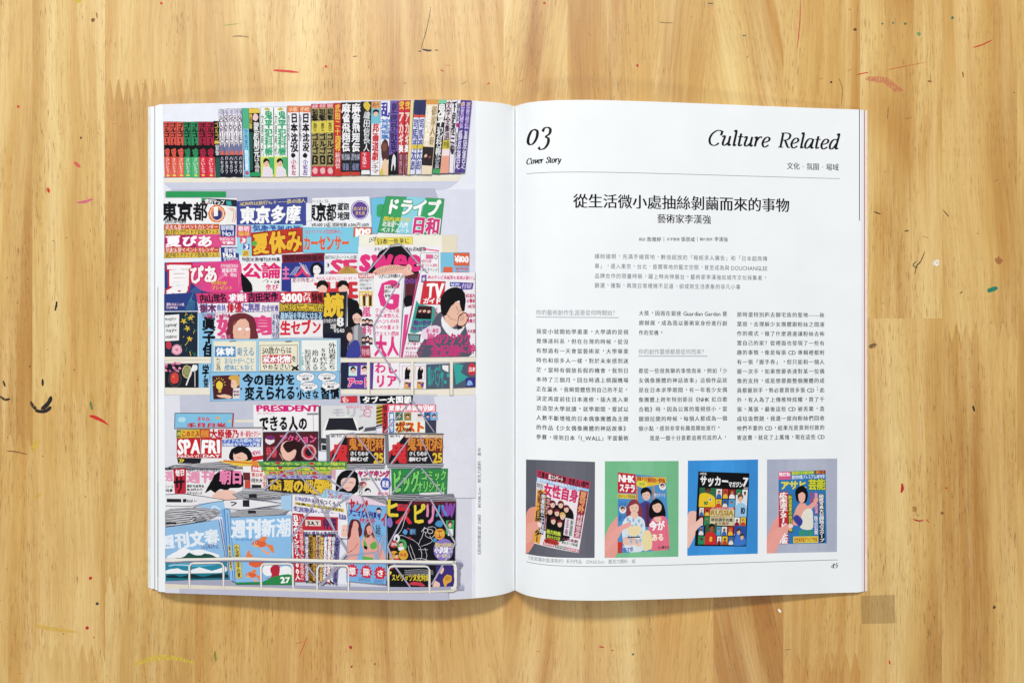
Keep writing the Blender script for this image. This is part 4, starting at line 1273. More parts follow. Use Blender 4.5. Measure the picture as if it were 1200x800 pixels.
for y, s_ in ((678, '最新世論調査'), (700, '夏の終わり'), (722, 'はずせない!!')):
    T('#222', s_, 290, y, 400 - (y - 678) * .4, y + 18, b=2)
SP('#f0c4b4', 450, 765, 480, 720, 560, 712, 600, 730, 590, 770)
P('#e9c64c', 480, 530, 700, 528, 790, 560, 640, 570); L('#d9702c', 1.6, 520, 528, 700, 545); P('#e6883c', 690, 530, 735, 530, 735, 560, 700, 560)
k = Q('#f2ecea', 640, 560, 790, 565, 785, 700, 645, 700); k.box(.35, 0, .85, .25, '#cf2c3c').t('#fff', '付録', .1, .1, .9, .9, b=3); k.t('#d03a3c', '夏の号', .35, .3, .85, .5, b=2); k.t('#333', '特別大', .35, .55, .85, .75, b=2); k.box(0, .3, .3, .65, '#6a2a30'); k.box(.05, .65, .3, 1, '#c84a3c'); k.t('#d85040', '完全', .85, .4, .99, .95, v=1, b=2); k.box(.35, .85, .8, 1, '#2a2a30')
# green and yellow comics stack
for (y, c, s_, tc) in ((535, '#4a9a54', 'ヤングチャンピオン増刊', '#d8e04c'), (565, '#6ab04c', '週刊実話増刊号特集', '#e6e24c'), (592, '#bdd04c', '特別増刊コミックス', '#c83a7a'), (617, '#b8b2da', 'コミック乱ツインズ最新号', '#3a3a8c')):
    k = Q(c, 735 + (y - 535) * .6, y, 1173, y - 4, 1290, y + 10, 1290, y + 34, 745 + (y - 535) * .6, y + 26) if 0 else Q(c, 735 + (y - 535) * .6, y, 1290, y, 1290, y + 27, 745 + (y - 535) * .6, y + 26)
    k.t(tc, s_, .05, .15, .98, .9, b=2, j=1.3); k.l('#3a3a40', .4, 0, 0, 1, 0)
    k.e('#c02c4a', .22, .3, .03, .3); k.e('#c02c4a', .6, .5, .03, .3)
k = Q('#2c2620', 795, 640, 1290, 645, 1265, 748, 800, 718); k.t('#e9c23c', '代閣', .02, .05, .18, .9, b=2, v=1); k.t('#e9c23c', '頭の戦国戦', .2, .03, .85, .98, b=4)
P('#9fd0e8', 1160, 700, 1290, 745, 1290, 800, 1100, 780)
view(370, 440, 5.332)
k = Q('#efecef', 100, 585, 465, 580, 460, 750, 105, 740); k.sp(BLK, .08, .9, .1, .3, .25, .02, .42, .1, .46, .4, .44, .85, .3, .98); k.sp('#efc6b8', .16, .5, .2, .35, .4, .35, .4, .6, .3, .85, .18, .7); k.l('#c02c3c', .7, .23, .72, .3, .71); k.l(BLK, .6, .18, .52, .25, .5); k.l(BLK, .6, .3, .5, .38, .52)
k.t('#d8307a', 'ヤングキング', .45, .05, 1, .3, b=4, j=1, o='#301020', ob=5); k.t('#2a2228', '創刊十五周年', .5, .32, .85, .45, b=2); k.e('#4a58b4', .93, .55, .09, .24); k.t('#fff', '新連', .87, .42, .99, .68, b=2); k.face(.55, .6, .05, '#eec0ae', '#c0506a', k=2); k.face(.62, .85, .05, '#eee', BLK, k=2); k.t('#d8307a', '夏の陣', .8, .85, .98, .98, b=2); k.p('#d8a8b8', 0, 0, .08, 0, .06, .45, 0, .3); k.t('#333', '夏祭り', .45, .48, .55, .98, v=1)
k = Q('#2f8a4c', 475, 580, 828, 578, 820, 735, 478, 735); k.t('#7ed06c', 'ビッグ', .02, .08, .5, .95, b=4, o='#102018'); k.t('#7ed06c', 'コミック', .52, .06, .98, .46, b=4, o='#102018'); k.t('#7ed06c', 'オリジナル', .45, .48, .98, .94, b=4, o='#102018'); k.p('#e8e4e4', .5, .95, .95, .93, .95, 1.12, .5, 1.12)
view(370, 560, 5.332)
# paper edges of the big stacks
P('#7a7a84', 448, 104, 860, 96, 876, 140, 640, 148, 455, 140); P('#7a7a84', 120, 95, 440, 120, 445, 165, 300, 140)
for i in range(8):
    L('#2a2a30' if i % 2 else '#c4c4ca', .55, 452, 108 + i * 4, 640, 100 + i * 6, 872, 122 + i * 3, sm=True)
    L('#2a2a30' if i % 2 else '#d4d4da', .55, 300 + i * 4, 122 + i * 2, 380, 130 + i * 4, 442, 140 + i * 3, sm=True)
P('#e8d0e0', 60, 122, 210, 95, 320, 120, 445, 165, 440, 180, 200, 150, 60, 140)
k = Q('#a8d4ee', 65, 65, 235, 92, 205, 130, 60, 120); k.t('#c4246c', 'モーニング9', .05, .1, .9, .4, b=2, j=1.4); k.t('#cf2834', 'プレイボーイ', .1, .4, .95, .98, b=4, j=1)

# bottom row of magazines in the wire rack
view(165, 560, 5.332)
P('#e9e7ea', 158, 95, 290, 95, 520, 130, 500, 165, 158, 180); L('#2b2b30', .7, 158, 100, 300, 98, 520, 132, sm=True)
R('#24242c', 165, 125, 256, 158); R('#24242c', 266, 128, 288, 160); T('#333', '紙本誌ノ一', 292, 130, 355, 155, b=2)
P('#efeef0', 158, 150, 400, 150, 300, 190, 158, 200)
P('#9cc8ec', 360, 160, 520, 138, 545, 240, 480, 230, 400, 200)
L('#2b2b30', .6, 158, 170, 300, 172, 520, 140, sm=True)
T('#e9f1fa', 'へ', 440, 165, 500, 195, b=3)
SP('#9a9aa2', 158, 200, 230, 186, 350, 182, 470, 192, 505, 208, 470, 235, 400, 262, 280, 285, 158, 303, 130, 250)
for i in range(30):
    L('#1d1d22' if i % 2 else '#e6e6ea', .42 + (i % 3) * .12, 158, 199 + i * 3.5, 300, 187 + i * 3.2 + (i % 4) * 2, 495 - (i % 7) * 22 - i * 2, 205 + i * 1.8, sm=True)
R('#24242c', 160, 272, 225, 286)
P('#85858e', 570, 95, 640, 72, 800, 72, 950, 98, 900, 130, 620, 130)
for i in range(12):
    L('#1d1d22' if i % 2 else '#e2e2e6', .5, 575 + i * 3, 96 + i * 3, 700, 76 + i * 4, 930 - i * 8, 98 + i * 2, sm=True)
R('#24242c', 678, 98, 728, 118)
P('#eceaee', 520, 135, 640, 125, 880, 160, 640, 195, 530, 182); L('#2b2b30', .7, 520, 135, 700, 128, 890, 160, 640, 196, sm=True)
T('#222', 'フ', 556, 142, 610, 172, b=4); R('#24242c', 640, 132, 680, 176); T('#6aa8dc', 'へ', 895, 145, 925, 175, b=3)
P('#a9cdec', 880, 110, 945, 100, 945, 200, 880, 190)
k = Q('#93c0e8', 158, 305, 490, 255, 555, 640, 160, 640)
k.t('#e9f1fa', '週刊文春', -.1, .14, .96, .4, b=4, j=.4); k.t('#3c4a94', 'つの日曜の日記', .6, .36, .92, .46, b=1, j=1.5, )
k.sp('#f2f4f8', 0, .62, .2, .45, .32, .4, .45, .46, .62, .46, .9, .6); k.sp('#1f5348', -.02, .66, .1, .6, .3, .57, .4, .5, .55, .56, .7, .53, .85, .6, .98, .63, .9, .67, .5, .66)
k.box(0, .66, 1, .86, '#2a8aa4'); k.sp('#56b0cc', .02, .7, .3, .67, .7, .69, .98, .7, .6, .75, .3, .73)
k.sp('#f2f4f8', 0, .8, .2, .77, .35, .82, .55, .76, .75, .82, .98, .76, .98, .84, .5, .88, 0, .86)
k.box(0, .86, 1, .99, '#1f7a8c'); k.sp('#14303c', 0, .93, .1, .88, .25, .92, .4, .87, .6, .92, .8, .88, 1, .9, 1, .94, .5, .95); k.l('#f2f4f8', .6, .05, .72, .2, .7, .4, .72, sm=True)
L('#4f7ac4', .8, 500, 250, 560, 625); P('#7aaee4', 505, 190, 545, 185, 590, 625, 556, 628)
P('#85858e', 555, 215, 640, 192, 800, 185, 930, 195, 900, 225, 700, 240, 560, 240)
for i in range(12):
    L('#1d1d22' if i % 2 else '#e2e2e6', .5, 560, 212 + i * 2.2, 700, 198 + i * 3.4, 925 - i * 5, 196 + i * 2.5, sm=True)
R('#24242c', 675, 200, 722, 218)
k = Q('#8fc0ea', 528, 190, 560, 195, 600, 645, 560, 635); k.l('#3a3f88', .7, 0, 0, 0, 1); k.l('#3a3f88', .7, .45, .05, .5, 1)
k.box(.1, .5, .6, .85, '#e6cf5a').t('#333', '夏の特集号', .15, .03, .85, .97, v=1, b=2)
P('#8fc0ea', 560, 245, 944, 225, 944, 655, 595, 655); L('#30345c', .5, 560, 245, 596, 655)
T('#eaf2fb', '週刊新潮', 566, 255, 942, 372, b=4, j=.4, sk=-10)
k = Q('#e6cf5a', 585, 410, 618, 410, 636, 622, 600, 622); k.t('#333', '小池百合子の夏', .15, .03, .85, .97, v=1, b=2)
T('#5a90c8', '特別夏号新潮', 596, 372, 700, 388, b=1)


def fish(x, y, s, f=1):
    SP('#e0643a', x - 50 * s * f, y, x - 25 * s * f, y - 22 * s, x + 15 * s * f, y - 24 * s, x + 45 * s * f, y - 5 * s, x + 40 * s * f, y + 15 * s, x, y + 25 * s, x - 30 * s * f, y + 18 * s)
    SP('#e9854a', x + 35 * s * f, y + 5 * s, x + 85 * s * f, y + 12 * s, x + 95 * s * f, y + 60 * s, x + 75 * s * f, y + 50 * s, x + 60 * s * f, y + 30 * s)
    SP('#e9854a', x - 5 * s * f, y - 20 * s, x + 25 * s * f, y - 48 * s, x + 50 * s * f, y - 35 * s, x + 30 * s * f, y - 15 * s)
    SP('#f0a878', x + 5 * s * f, y + 20 * s, x + 35 * s * f, y + 45 * s, x + 70 * s * f, y + 60 * s, x + 55 * s * f, y + 72 * s, x + 15 * s * f, y + 45 * s)
    SP('#f0b070', x - 45 * s * f, y + 4 * s, x - 20 * s * f, y + 8 * s, x, y + 22 * s, x - 28 * s * f, y + 20 * s)
    E('#eee', x - 28 * s * f, y - 6 * s, 8 * s); E('#222', x - 28 * s * f, y - 6 * s, 5 * s)


fish(745, 405, .95)
SP('#e0643a', 678, 530, 700, 505, 760, 500, 770, 535, 740, 552, 700, 550); SP('#e9854a', 660, 478, 680, 445, 690, 470, 710, 485, 665, 490)
fish(692, 600, .72)
E('#f4f4f8', 800, 570, 40, 36); E('#f4f4f8', 905, 590, 50, 46); SP('#b8283c', 820, 610, 812, 560, 840, 538, 872, 548, 868, 600, 895, 618, 780, 622)
SP('#2b8a4c', 762, 658, 790, 630, 860, 605, 944, 600, 944, 658); P('#2b8a4c', 595, 645, 740, 640, 762, 658, 598, 660); T('#fff', '27', 874, 612, 938, 650, b=4)
# newspaper-like weekly and comic at centre
k = Q('#f0edf0', 948, 98, 1280, 130, 1300, 290, 948, 215); k.t('#5a50a4', '記者座談会', .05, .08, .35, .3, b=2); k.t('#2f2f58', '未来をつくる人', .35, .1, .9, .32, b=2, j=1.4); k.box(.05, .38, .95, .52, '#d9c460').t('#333', '特集ニッポンの行方', .02, .1, .98, .9, b=2); k.t('#5a50a4', '生涯現役シニア最前線', .02, .6, .98, .85, b=3, j=1.5)
R('#efeaf0', 1020, 215, 1240, 345); k = Q('#c22a3a', 1022, 235, 1235, 240, 1235, 325, 1022, 320); k.box(.04, .25, .5, .7, '#e6d9d0').t('#4a2020', 'JULY', .1, .2, .9, .8, b=2); k.t('#3f2a60', '特冊', .55, .1, .95, .9, b=4)
T('#2b2b70', '歴史夏号大予想特集', 1022, 330, 1240, 352, b=2)
k = Q('#c4263a', 950, 215, 1018, 222, 1028, 640, 965, 640); k.t('#fff', '日本のインテリ100人', .04, .02, .55, .98, v=1, b=3); k.t('#f0c8c8', 'いまの論客達人決定版だ', .58, .02, .97, .98, v=1, b=2)
cols = ['#2f3f7a', '#c8962c', '#1c1a20', '#d8c8a8', '#7a3a2c', '#3a5ab0', '#b22c3a', '#1c1a20', '#8a80c0']
for i, c in enumerate(cols):
    k = Q(c, 1028 + i * 24, 352, 1052 + i * 24, 352, 1052 + i * 22, 645 + i * 2, 1030 + i * 22, 645)
    k.t(['#e8e4f0', '#2a1a1a', '#d8a84c', '#7a2a2a', '#e8c870', '#fff', '#fff', '#e6e6ee', '#2a2a60'][i], '戦後史証言記録集'[i % 3:] + '決定版', .05, .03, .95, .97, v=1, b=3)
k = Q('#eceaf2', 1232, 250, 1330, 262, 1320, 375, 1232, 370); k.sp('#efc4b4', .3, .9, .3, .4, .5, .2, .7, .3, .75, .8); k.sp('#f2f2f4', .2, .35, .3, .05, .7, .05, .85, .3, .5, .25); k.l(BLK, .5, .35, .55, .45, .55); k.l(BLK, .5, .58, .55, .68, .55)
view(370, 560, 5.332)
# swimsuit magazine
k = Q('#7db6e6', 205, 150, 448, 175, 440, 660, 195, 640)
k.t('#c22434', 'ヤング', .02, -.06, .5, .12, b=4, j=1.5); k.t('#c22434', 'イ', .84, .08, 1.0, .26, b=4); k.t('#3a2a80', 'アニマル増刊夏号', .02, .08, .85, .17, b=3, j=1.5); k.t('#c83a4a', '特大号', .3, .17, .7, .24, b=2); k.face(.79, .06, .06, '#efc4b4', BLK, k=.5)
k.sp('#eaa99c', .0, .72, .02, .45, .08, .33, .2, .3, .3, .4, .32, .55, .25, .72, .1, .76)
k.sp('#5a2022', .0, .45, .05, .25, .15, .2, .3, .22, .38, .36, .3, .42, .26, .3, .12, .3, .08, .42); k.e('#eaa99c', .2, .28, .08, .06)
k.sp('#eaa99c', .36, .5, .4, .42, .55, .38, .72, .42, .88, .52, .98, .66, .85, .7, .68, .6, .72, .74, .45, .75, .42, .6)
k.sp('#6a2c2c', .42, .4, .44, .28, .55, .22, .66, .28, .7, .42, .6, .38, .52, .42); k.e('#eaa99c', .56, .32, .075, .06); k.p('#c23a3a', .53, .345, .59, .345, .56, .36)
k.sp('#62b04c', .42, .46, .5, .5, .5, .56, .42, .55); k.sp('#62b04c', .58, .5, .72, .46, .74, .54, .62, .56); k.l('#62b04c', .7, .44, .46, .5, .38); k.l('#62b04c', .7, .68, .46, .63, .38)
k.p(BLK, .43, .52, .52, .54, .5, .58, .43, .56); k.p('#62b04c', .38, .66, .68, .67, .66, .7, .55, .74, .4, .7)
k.l('#7a3030', .4, .08, .62, .2, .56, .26, .5, sm=True); k.l('#7a3030', .4, .02, .64, .12, .6); k.l('#7a3030', .4, .9, .35, .75, .52)
k.t('#222', '新人巨大', .72, .24, .84, .36, b=2, j=1); k.t('#222', 'グラビア', .74, .34, .86, .4, b=2)
for i, (u, s_) in enumerate(((.14, '爆'), (.5, '豚'), (.85, 'さ'))):
    pts = []
    for a in range(24):
        r_ = (.17 if a % 2 else .12)
        pts += [u + r_ * math.cos(a * .2618), .86 + r_ * .62 * math.sin(a * .2618)]
    k.p('#d0283c', *pts); k.t('#f6f0f2', s_, u - .09, .81, u + .09, .91, b=4)
k.p('#7db6e6', .0, .93, .98, .93, .97, .99, .0, .99)
for i in range(6):
    k.l('#2f4f9a', .5, .3 + (i % 2) * .4, .94 + i * .008, .6 + (i % 2) * .35, .94 + i * .008)
P('#6b6c88', 445, 640, 460, 600, 470, 665, 440, 665)
# black comic with line drawing
k = Q('#0a0b14', 450, 135, 876, 140, 866, 680, 455, 680)
k.box(.3, 0, 1, .05, '#5a1c2a'); k.p('#8a3a9a', .78, .06, 1, .04, .97, .16, .8, .18)
k.t('#e8d040', 'ヒ', -.04, -.02, .18, .2, b=4); k.t('#cf2c3c', 'ス', .1, .05, .37, .28, b=4, j=0); k.t('#e8d040', 'ピ', .36, .03, .56, .27, b=4, j=0); k.t('#e58cb8', 'リ', .54, .02, .72, .27, b=4, j=0); k.t('#4a94c8', '八', .7, .03, .88, .18, b=4); k.t('#8a50b0', 'W', .85, .02, .99, .18, b=4)
k.t('#e04a5c', '週刊付録', .14, .04, .3, .08, b=2)
for a in ((.28, .14, .22, .3, .12, .42, .06, .5), (.1, .42, .2, .4, .35, .44, .46, .5), (.46, .5, .5, .42, .55, .3, .5, .36), (.46, .5, .5, .58, .5, .66, .46, .7), (.5, .52, .58, .5, .66, .46, .62, .4), (.55, .54, .58, .62, .56, .7), (.33, .5, .38, .6, .42, .68), (.3, .52, .34, .62, .38, .7), (.3, .7, .5, .66, .7, .72, .8, .7), (.6, .3, .68, .3, .72, .34, .66, .42, .56, .4, .6, .3), (.45, .56, .6, .56)):
    k.l('#e8e6ea', .45, *a, sm=True)
k.e('#e8e6ea', .63, .35, .04, .03); k.e('#0a0b14', .63, .35, .032, .024); k.e('#e8e6ea', .56, .34, .035, .028); k.e('#0a0b14', .56, .34, .028, .021)
k.sp('#e8e6ea', .08, .45, .13, .38, .18, .42, .14, .5); k.e('#0a0b14', .13, .44, .02)
k.e('#5a9ad0', .26, .36, .035, .03); k.box(.32, .32, .42, .39, '#3a5a80').t('#8ab8e8', '夏号', .1, .1, .9, .9); k.e('#c83040', .33, .43, .02, .016); k.e('#c83040', .3, .32, .015, .012)
k.e('#e0a030', .77, .38, .08, .065); k.e('#c8402c', .77, .38, .06, .045); k.t('#f0d050', '巻頭', .71, .35, .83, .41, b=2)
k.box(.86, .22, .98, .38, '#3aa860').face(.5, .3, .25, '#efc4b4', '#6a2a3a', k=.8); k.p('#e8e8ee', .9, .32, .96, .32, .97, .4, .89, .4); k.sp('#4a94c8', .7, .27, .76, .22, .82, .25, .78, .3); k.e('#4a94c8', .7, .45, .03, .025)
k.e('#8a74c4', .83, .56, .15, .13, n=20); k.t('#e6d468', '最強大特別読切', .7, .48, .97, .53, b=2); k.t('#fff', '小沢健二', .7, .53, .97, .6, b=4); k.t('#f4e9b8', '第一回登場', .73, .61, .93, .65, b=2)
k.e('#b02c34', .09, .5, .06, .045); k.t('#f0d8d8', '速報', .05, .48, .13, .52, b=2); k.e('#4aa860', .21, .51, .075, .07); k.face(.2, .5, .03, '#efc4b4', BLK, k=.8); k.p('#f0f0f0', .16, .53, .24, .53, .24, .57, .16, .57)
k.e('#dfa93c', .09, .64, .075, .065); k.e('#dfa93c', .23, .62, .07, .06); k.face(.13, .63, .03, '#efc4b4', BLK, k=.8); k.p('#c8303c', .08, .66, .17, .66, .16, .7, .09, .7); k.t('#c8502c', '新連', .18, .6, .28, .64, b=2); k.t('#c8502c', '特別', .03, .6, .09, .63, b=2)
k.e('#8a74c4', .03, .25, .04, .06)
k.box(.72, .75, 1, 1, '#3a2c78'); k.sp('#efc4b4', .68, 1, .7, .92, .78, .95, .77, 1); k.sp('#e3a83c', .86, 1, .83, .9, .88, .85, .95, .86, .96, .92, .9, .95); k.sp('#efc4b4', .76, .8, .82, .76, .84, .8, .8, .84); k.e('#c89028', .9, .89, .04, .025)
k.t('#e9d040', 'スピリッツ文化特集', .05, .84, .63, .92, b=2, j=1); k.sp('#c83a4a', .3, .96, .38, .93, .5, .94, .55, .98, .42, .97); k.e('#e9d040', .03, .83, .025, .02); k.e('#c83040', .06, .77, .02, .015)
for i in range(6):
    k.l('#7a7a84' if i % 2 else '#c8c8cc', .4, .25, .8 + i * .012, .45, .79 + i * .012, .68, .8 + i * .01, sm=True)
# cords
view(370, 440, 5.332)
cord(1.5, 432, 352, 590, 165, 610, 160); cord(1.5, 610, 160, 740, 350)
cord(1.5, 100, 540, 190, 362, 240, 358); cord(1.5, 240, 358, 400, 548)
cord(1.5, 470, 548, 600, 372, 645, 370); cord(1.5, 645, 370, 735, 545)
cord(1.5, 125, 735, 250, 575, 310, 572); cord(1.5, 310, 572, 425, 750); cord(1.5, 480, 730, 620, 572, 655, 570); cord(1.5, 655, 570, 800, 742)
view(165, 440, 5.332)
cord(1.5, 790, 525, 925, 348, 970, 345); cord(1.5, 970, 345, 1105, 525); cord(1.5, 775, 708, 915, 590, 955, 590); cord(1.5, 955, 590, 1130, 745); cord(1.4, 920, 600, 1020, 565, 1060, 568); cord(1.4, 1060, 568, 1260, 700)
view(165, 560, 5.332)
cord(1.7, 1110, 120, 945, 370); cord(1.7, 945, 370, 990, 470, 1130, 660); cord(1.7, 1075, 90, 1230, 350, 1290, 440); cord(1.7, 1130, 655, 1290, 470)
view(370, 560, 5.332)
cord(1.7, 40, 130, 120, 320, 205, 460); cord(1.7, 290, 110, 395, 420, 385, 500); cord(1.7, 40, 660, 210, 480, 395, 455); cord(1.7, 205, 115, 60, 215)
cord(1.8, 600, 140, 450, 425); cord(1.8, 450, 425, 500, 550, 600, 685); cord(1.8, 715, 125, 872, 400); cord(1.8, 872, 400, 725, 660); cord(1.2, 600, 138, 650, 108, 715, 125); cord(1.5, 432, 350, 395, 520)

# shelf lip and wire rack along the bottom
view(165, 560, 5.332)
P('#a9aac0', 158, 640, 300, 632, 560, 628, 600, 662, 948, 662, 1230, 668, 2020, 668, 2020, 690, 158, 662)
P('#e6decb', 158, 655, 600, 672, 1200, 690, 1960, 690, 1965, 672, 1980, 690, 1950, 706, 1200, 706, 600, 690, 158, 684)
P('#c3c3d6', 248, 684, 600, 690, 1200, 706, 1922, 706, 1925, 780, 248, 780); P('#dfdfec', 158, 684, 248, 684, 248, 780, 158, 780)
for x in (303, 523, 748, 952):
    pass
view(165, 560, 5.332)


def wire(wd, *a, sm=True):
    L('#8c8ca6', wd + .7, *a, sm=sm); L('#efe9dc', wd, *a, sm=sm)


L('#8f90aa', 3.6, 158, 516, 600, 506, 1200, 520, 1940, 528, 1985, 560, 1980, 690, sm=True)
for x0_, x1_, yt_, yb_ in ((308, 522, 525, 682), (755, 954, 530, 682), (1175 - 70, 1300, 540, 712), (1625 - 75, 1815 - 10, 545, 715)):
    wire(1.9, x0_, yb_, x0_, yt_ + 22, x0_ + 12, yt_ + 2, x0_ + 30, yt_, x1_ - 30, yt_, x1_ - 10, yt_ + 3, x1_, yt_ + 22, x1_, yb_, sm=False)
L('#8c8ca6', 4.2, 158, 510, 600, 501, 1200, 514, 1900, 522, 1958, 530, 1975, 560, 1972, 668, sm=True)
L('#f1ecdf', 3.2, 158, 507, 600, 498, 1200, 511, 1900, 519, 1952, 527, 1967, 560, 1964, 668, 1940, 680, sm=True)
CV_LEFT = CV

# caption running up the margin
CV_CAP = Canvas()
CV = CV_CAP
TQ('#70747a', '《超商的雜誌架 2018》·80X116.5cm·壓克力顏料·畫布', [(559.6, 652), (559.6, 524), (563.8, 524), (563.8, 652)], 1, 0, 0)

# ------------------------------------------------------------------ right-hand page
PARTS_R = []


def part(name):
    global CV
    CV = Canvas()
    PARTS_R.append((name, CV))


INK, GREY, LG = '#14171b', '#5a6168', '#8b9298'
MING = [(-.024, 0), (.0, 0), (.024, 0)]

# italic serif lettering: pen strokes (x, y up, in x-height units) with a slanted broad nib
LET = {
    'C': (1.32, [[(1.22, 1.05), (1.24, 1.36), (.98, 1.5), (.66, 1.44), (.3, 1.1), (.16, .62), (.3, .16), (.62, -.03), (.92, .02), (1.14, .24)], [(1.2, 1.0), (1.28, 1.48)]]),
    'R': (1.3, [[(.4, 1.46), (.4, 0.02)], [(.2, 1.46), (.85, 1.47), (1.14, 1.3), (1.1, .95), (.8, .76), (.42, .76)], [(.72, .76), (.98, .3), (1.16, .04), (1.36, .02)], [(.16, .02), (.66, .02)]]),
    'S': (1.0, [[(.92, 1.1), (.9, 1.38), (.62, 1.5), (.34, 1.36), (.34, 1.08), (.6, .82), (.84, .56), (.8, .18), (.5, -.02), (.2, .08), (.12, .4)]]),
    'u': (1.02, [[(.02, .86), (.22, .98), (.28, .8), (.2, .3), (.28, .04), (.5, .06), (.76, .34)], [(.8, .98), (.78, .2), (.86, .02), (1.02, .14)]]),
    'l': (.52, [[(.06, 1.44), (.28, 1.5), (.28, .2), (.34, .02), (.52, .12)]]),
    't': (.6, [[(.26, 1.28), (.24, .24), (.32, .02), (.56, .14)], [(.02, .94), (.56, .95)]]),
    'r': (.78, [[(.02, .86), (.2, .98), (.24, .8), (.22, 0.0)], [(.24, .5), (.4, .84), (.6, 1.0), (.76, .9)]]),
    'e': (.86, [[(.14, .44), (.46, .5), (.72, .68), (.7, .9), (.5, 1.0), (.26, .84), (.12, .44), (.22, .1), (.44, -.02), (.76, .2)]]),
    'a': (1.0, [[(.78, .9), (.54, 1.0), (.28, .86), (.12, .46), (.16, .1), (.34, 0.0), (.58, .2), (.76, .6)], [(.82, .98), (.76, .22), (.84, .02), (1.0, .12)]]),
    'd': (1.02, [[(.74, .92), (.52, 1.0), (.28, .86), (.12, .46), (.16, .1), (.34, 0.0), (.56, .18), (.74, .56)], [(.62, 1.44), (.84, 1.52), (.76, .22), (.84, .02), (1.0, .12)]]),
    'o': (.92, [[(.5, 1.0), (.24, .84), (.12, .46), (.2, .1), (.42, 0.0), (.68, .18), (.8, .56), (.72, .88), (.5, 1.0)]]),
    'v': (.9, [[(.02, .86), (.2, .98), (.28, .7), (.36, .02)], [(.36, .02), (.66, .36), (.82, .8), (.66, 1.0)]]),
    'y': (.92, [[(.02, .86), (.2, .98), (.26, .6), (.4, .04)], [(.86, .98), (.7, .4), (.46, -.1), (.2, -.42), (-.02, -.36)]]),
    '0': (1.1, [[(.62, 1.12), (.34, 1.0), (.14, .6), (.14, .2), (.38, 0.0), (.68, .12), (.9, .5), (.9, .94), (.62, 1.12)]]),
    '3': (1.1, [[(.28, .9), (.4, 1.14), (.7, 1.2), (.96, 1.04), (.92, .72), (.54, .5)], [(.54, .5), (.86, .36), (.88, .0), (.62, -.34), (.24, -.42), (.04, -.24)]]),
    '4': (.95, [[(.72, 1.1), (.06, .12), (.92, .12)], [(.7, 1.1), (.62, -.3)]]),
    '5': (.9, [[(.86, 1.1), (.4, 1.1), (.26, .6), (.58, .64), (.78, .36), (.6, -.08), (.14, -.26)]]),
}


def italic(col, s, xl, xr, ybase, xh, thick=.2, thin=.055, slant=.2, gap=.02):
    tot = 0
    for c in s:
        tot += .72 if c == ' ' else LET[c][0] + gap
    a = px2w([[xl, ybase]])[0]; b_ = px2w([[xr, ybase]])[0]; m_ = px2w([[(xl + xr) / 2, ybase]])[0]
    vy = m_[1] - ycen(m_[0])
    sx = (b_[0] - a[0]) / tot
    sy = xh * PX * .965
    x = 0
    for c in s:
        if c == ' ':
            x += .72
            continue
        wdt, strokes = LET[c]
        for st in strokes:
            p = smooth_pts(st, 7)
            n = len(p); Lf, Rt = [], []
            for i in range(n):
                d = np.array(p[min(i + 1, n - 1)]) - np.array(p[max(i - 1, 0)])
                d = d / (np.hypot(*d) + 1e-9)
                wd = thin + (thick - thin) * abs(d[1]) ** 1.5
                nn = np.array([-d[1], d[0]]) * wd / 2
                Lf.append(np.array(p[i]) + nn); Rt.append(np.array(p[i]) - nn)
            tr = []
            for i in range(n - 1):
                tr += [[Lf[i], Lf[i + 1], Rt[i + 1]], [Lf[i], Rt[i + 1], Rt[i]]]
            tr = np.array(tr)
            X = a[0] + (tr[..., 0] + x + slant * (tr[..., 1] - .5)) * sx
            Y = ycen(X) + vy + tr[..., 1] * sy
            CV.put(np.stack([X, Y], -1), col, (xl + (xr - xl) * x / tot, ybase - xh * 1.6, xl + (xr - xl) * (x + wdt) / tot, ybase + xh * .6))
        x += wdt + gap


part('chapter_number'); italic(INK, '03', 617.6, 646, 168.8, 15.6, .27, .085, .13)
part('chapter_title'); italic(INK, 'Culture Related', 829.5, 983.5, 172.6, 11.7, .23, .1, .2)
part('section_label'); italic(INK, 'Cover Story', 616.8, 657.5, 191.2, 4.5, .36, .16, .1)
part('subtitle'); pagetext(GREY, '文化·氛圍·場域', 922, 983, 195.3, 8.6, shifts=MING)
part('ruled_line'); pageline('#a9aeb4', 617, 984, 204.2, .75)
part('headline'); pagetext(INK, '從生活微小處抽絲剝繭而來的事物', 671.5, 925.5, 237.6, 17, shifts=MING)
part('artist_line'); pagetext(INK, '藝術家李漢強', 770, 833.5, 256.6, 11, shifts=MING)
part('credit_line')
for s_, a, b_, h in (('採訪', 748.5, 756.5, 4), ('詹雅婷', 758, 775, 5.6), ('｜', 775, 781, 5.6), ('文字整理', 781, 796.5, 3.8), ('張景威', 798, 814.5, 5.6),
                     ('｜', 814.5, 820, 5.6), ('圖片提供', 820, 835, 3.8), ('李漢強', 837, 853, 5.6)):
    pagetext('#474d55', s_, a, b_, 280.4, h, shifts=[(-.02, 0), (.02, 0)])
part('introduction')
for s_, b_, y in (('繽紛搶眼、充滿手繪質地、數倍超放的「報紙求人廣告」和「日本超商傳', 899.5, 301.6), ('單」，遁入東京、台北、首爾等地的藝文空間，甚至成為與 DOUCHANGLEE', 899.5, 313.0),
                  ('品牌合作的限量時裝，躍上時尚伸展台。藝術家李漢強如城市文化採集者，', 899.5, 324.3), ('篩選、複製、再現日常裡微不足道，卻成就生活表象的非凡小事', 868, 335.2)):
    pagetext('#4a5158', s_, 696.5, b_, y, 6.7, small=.92)
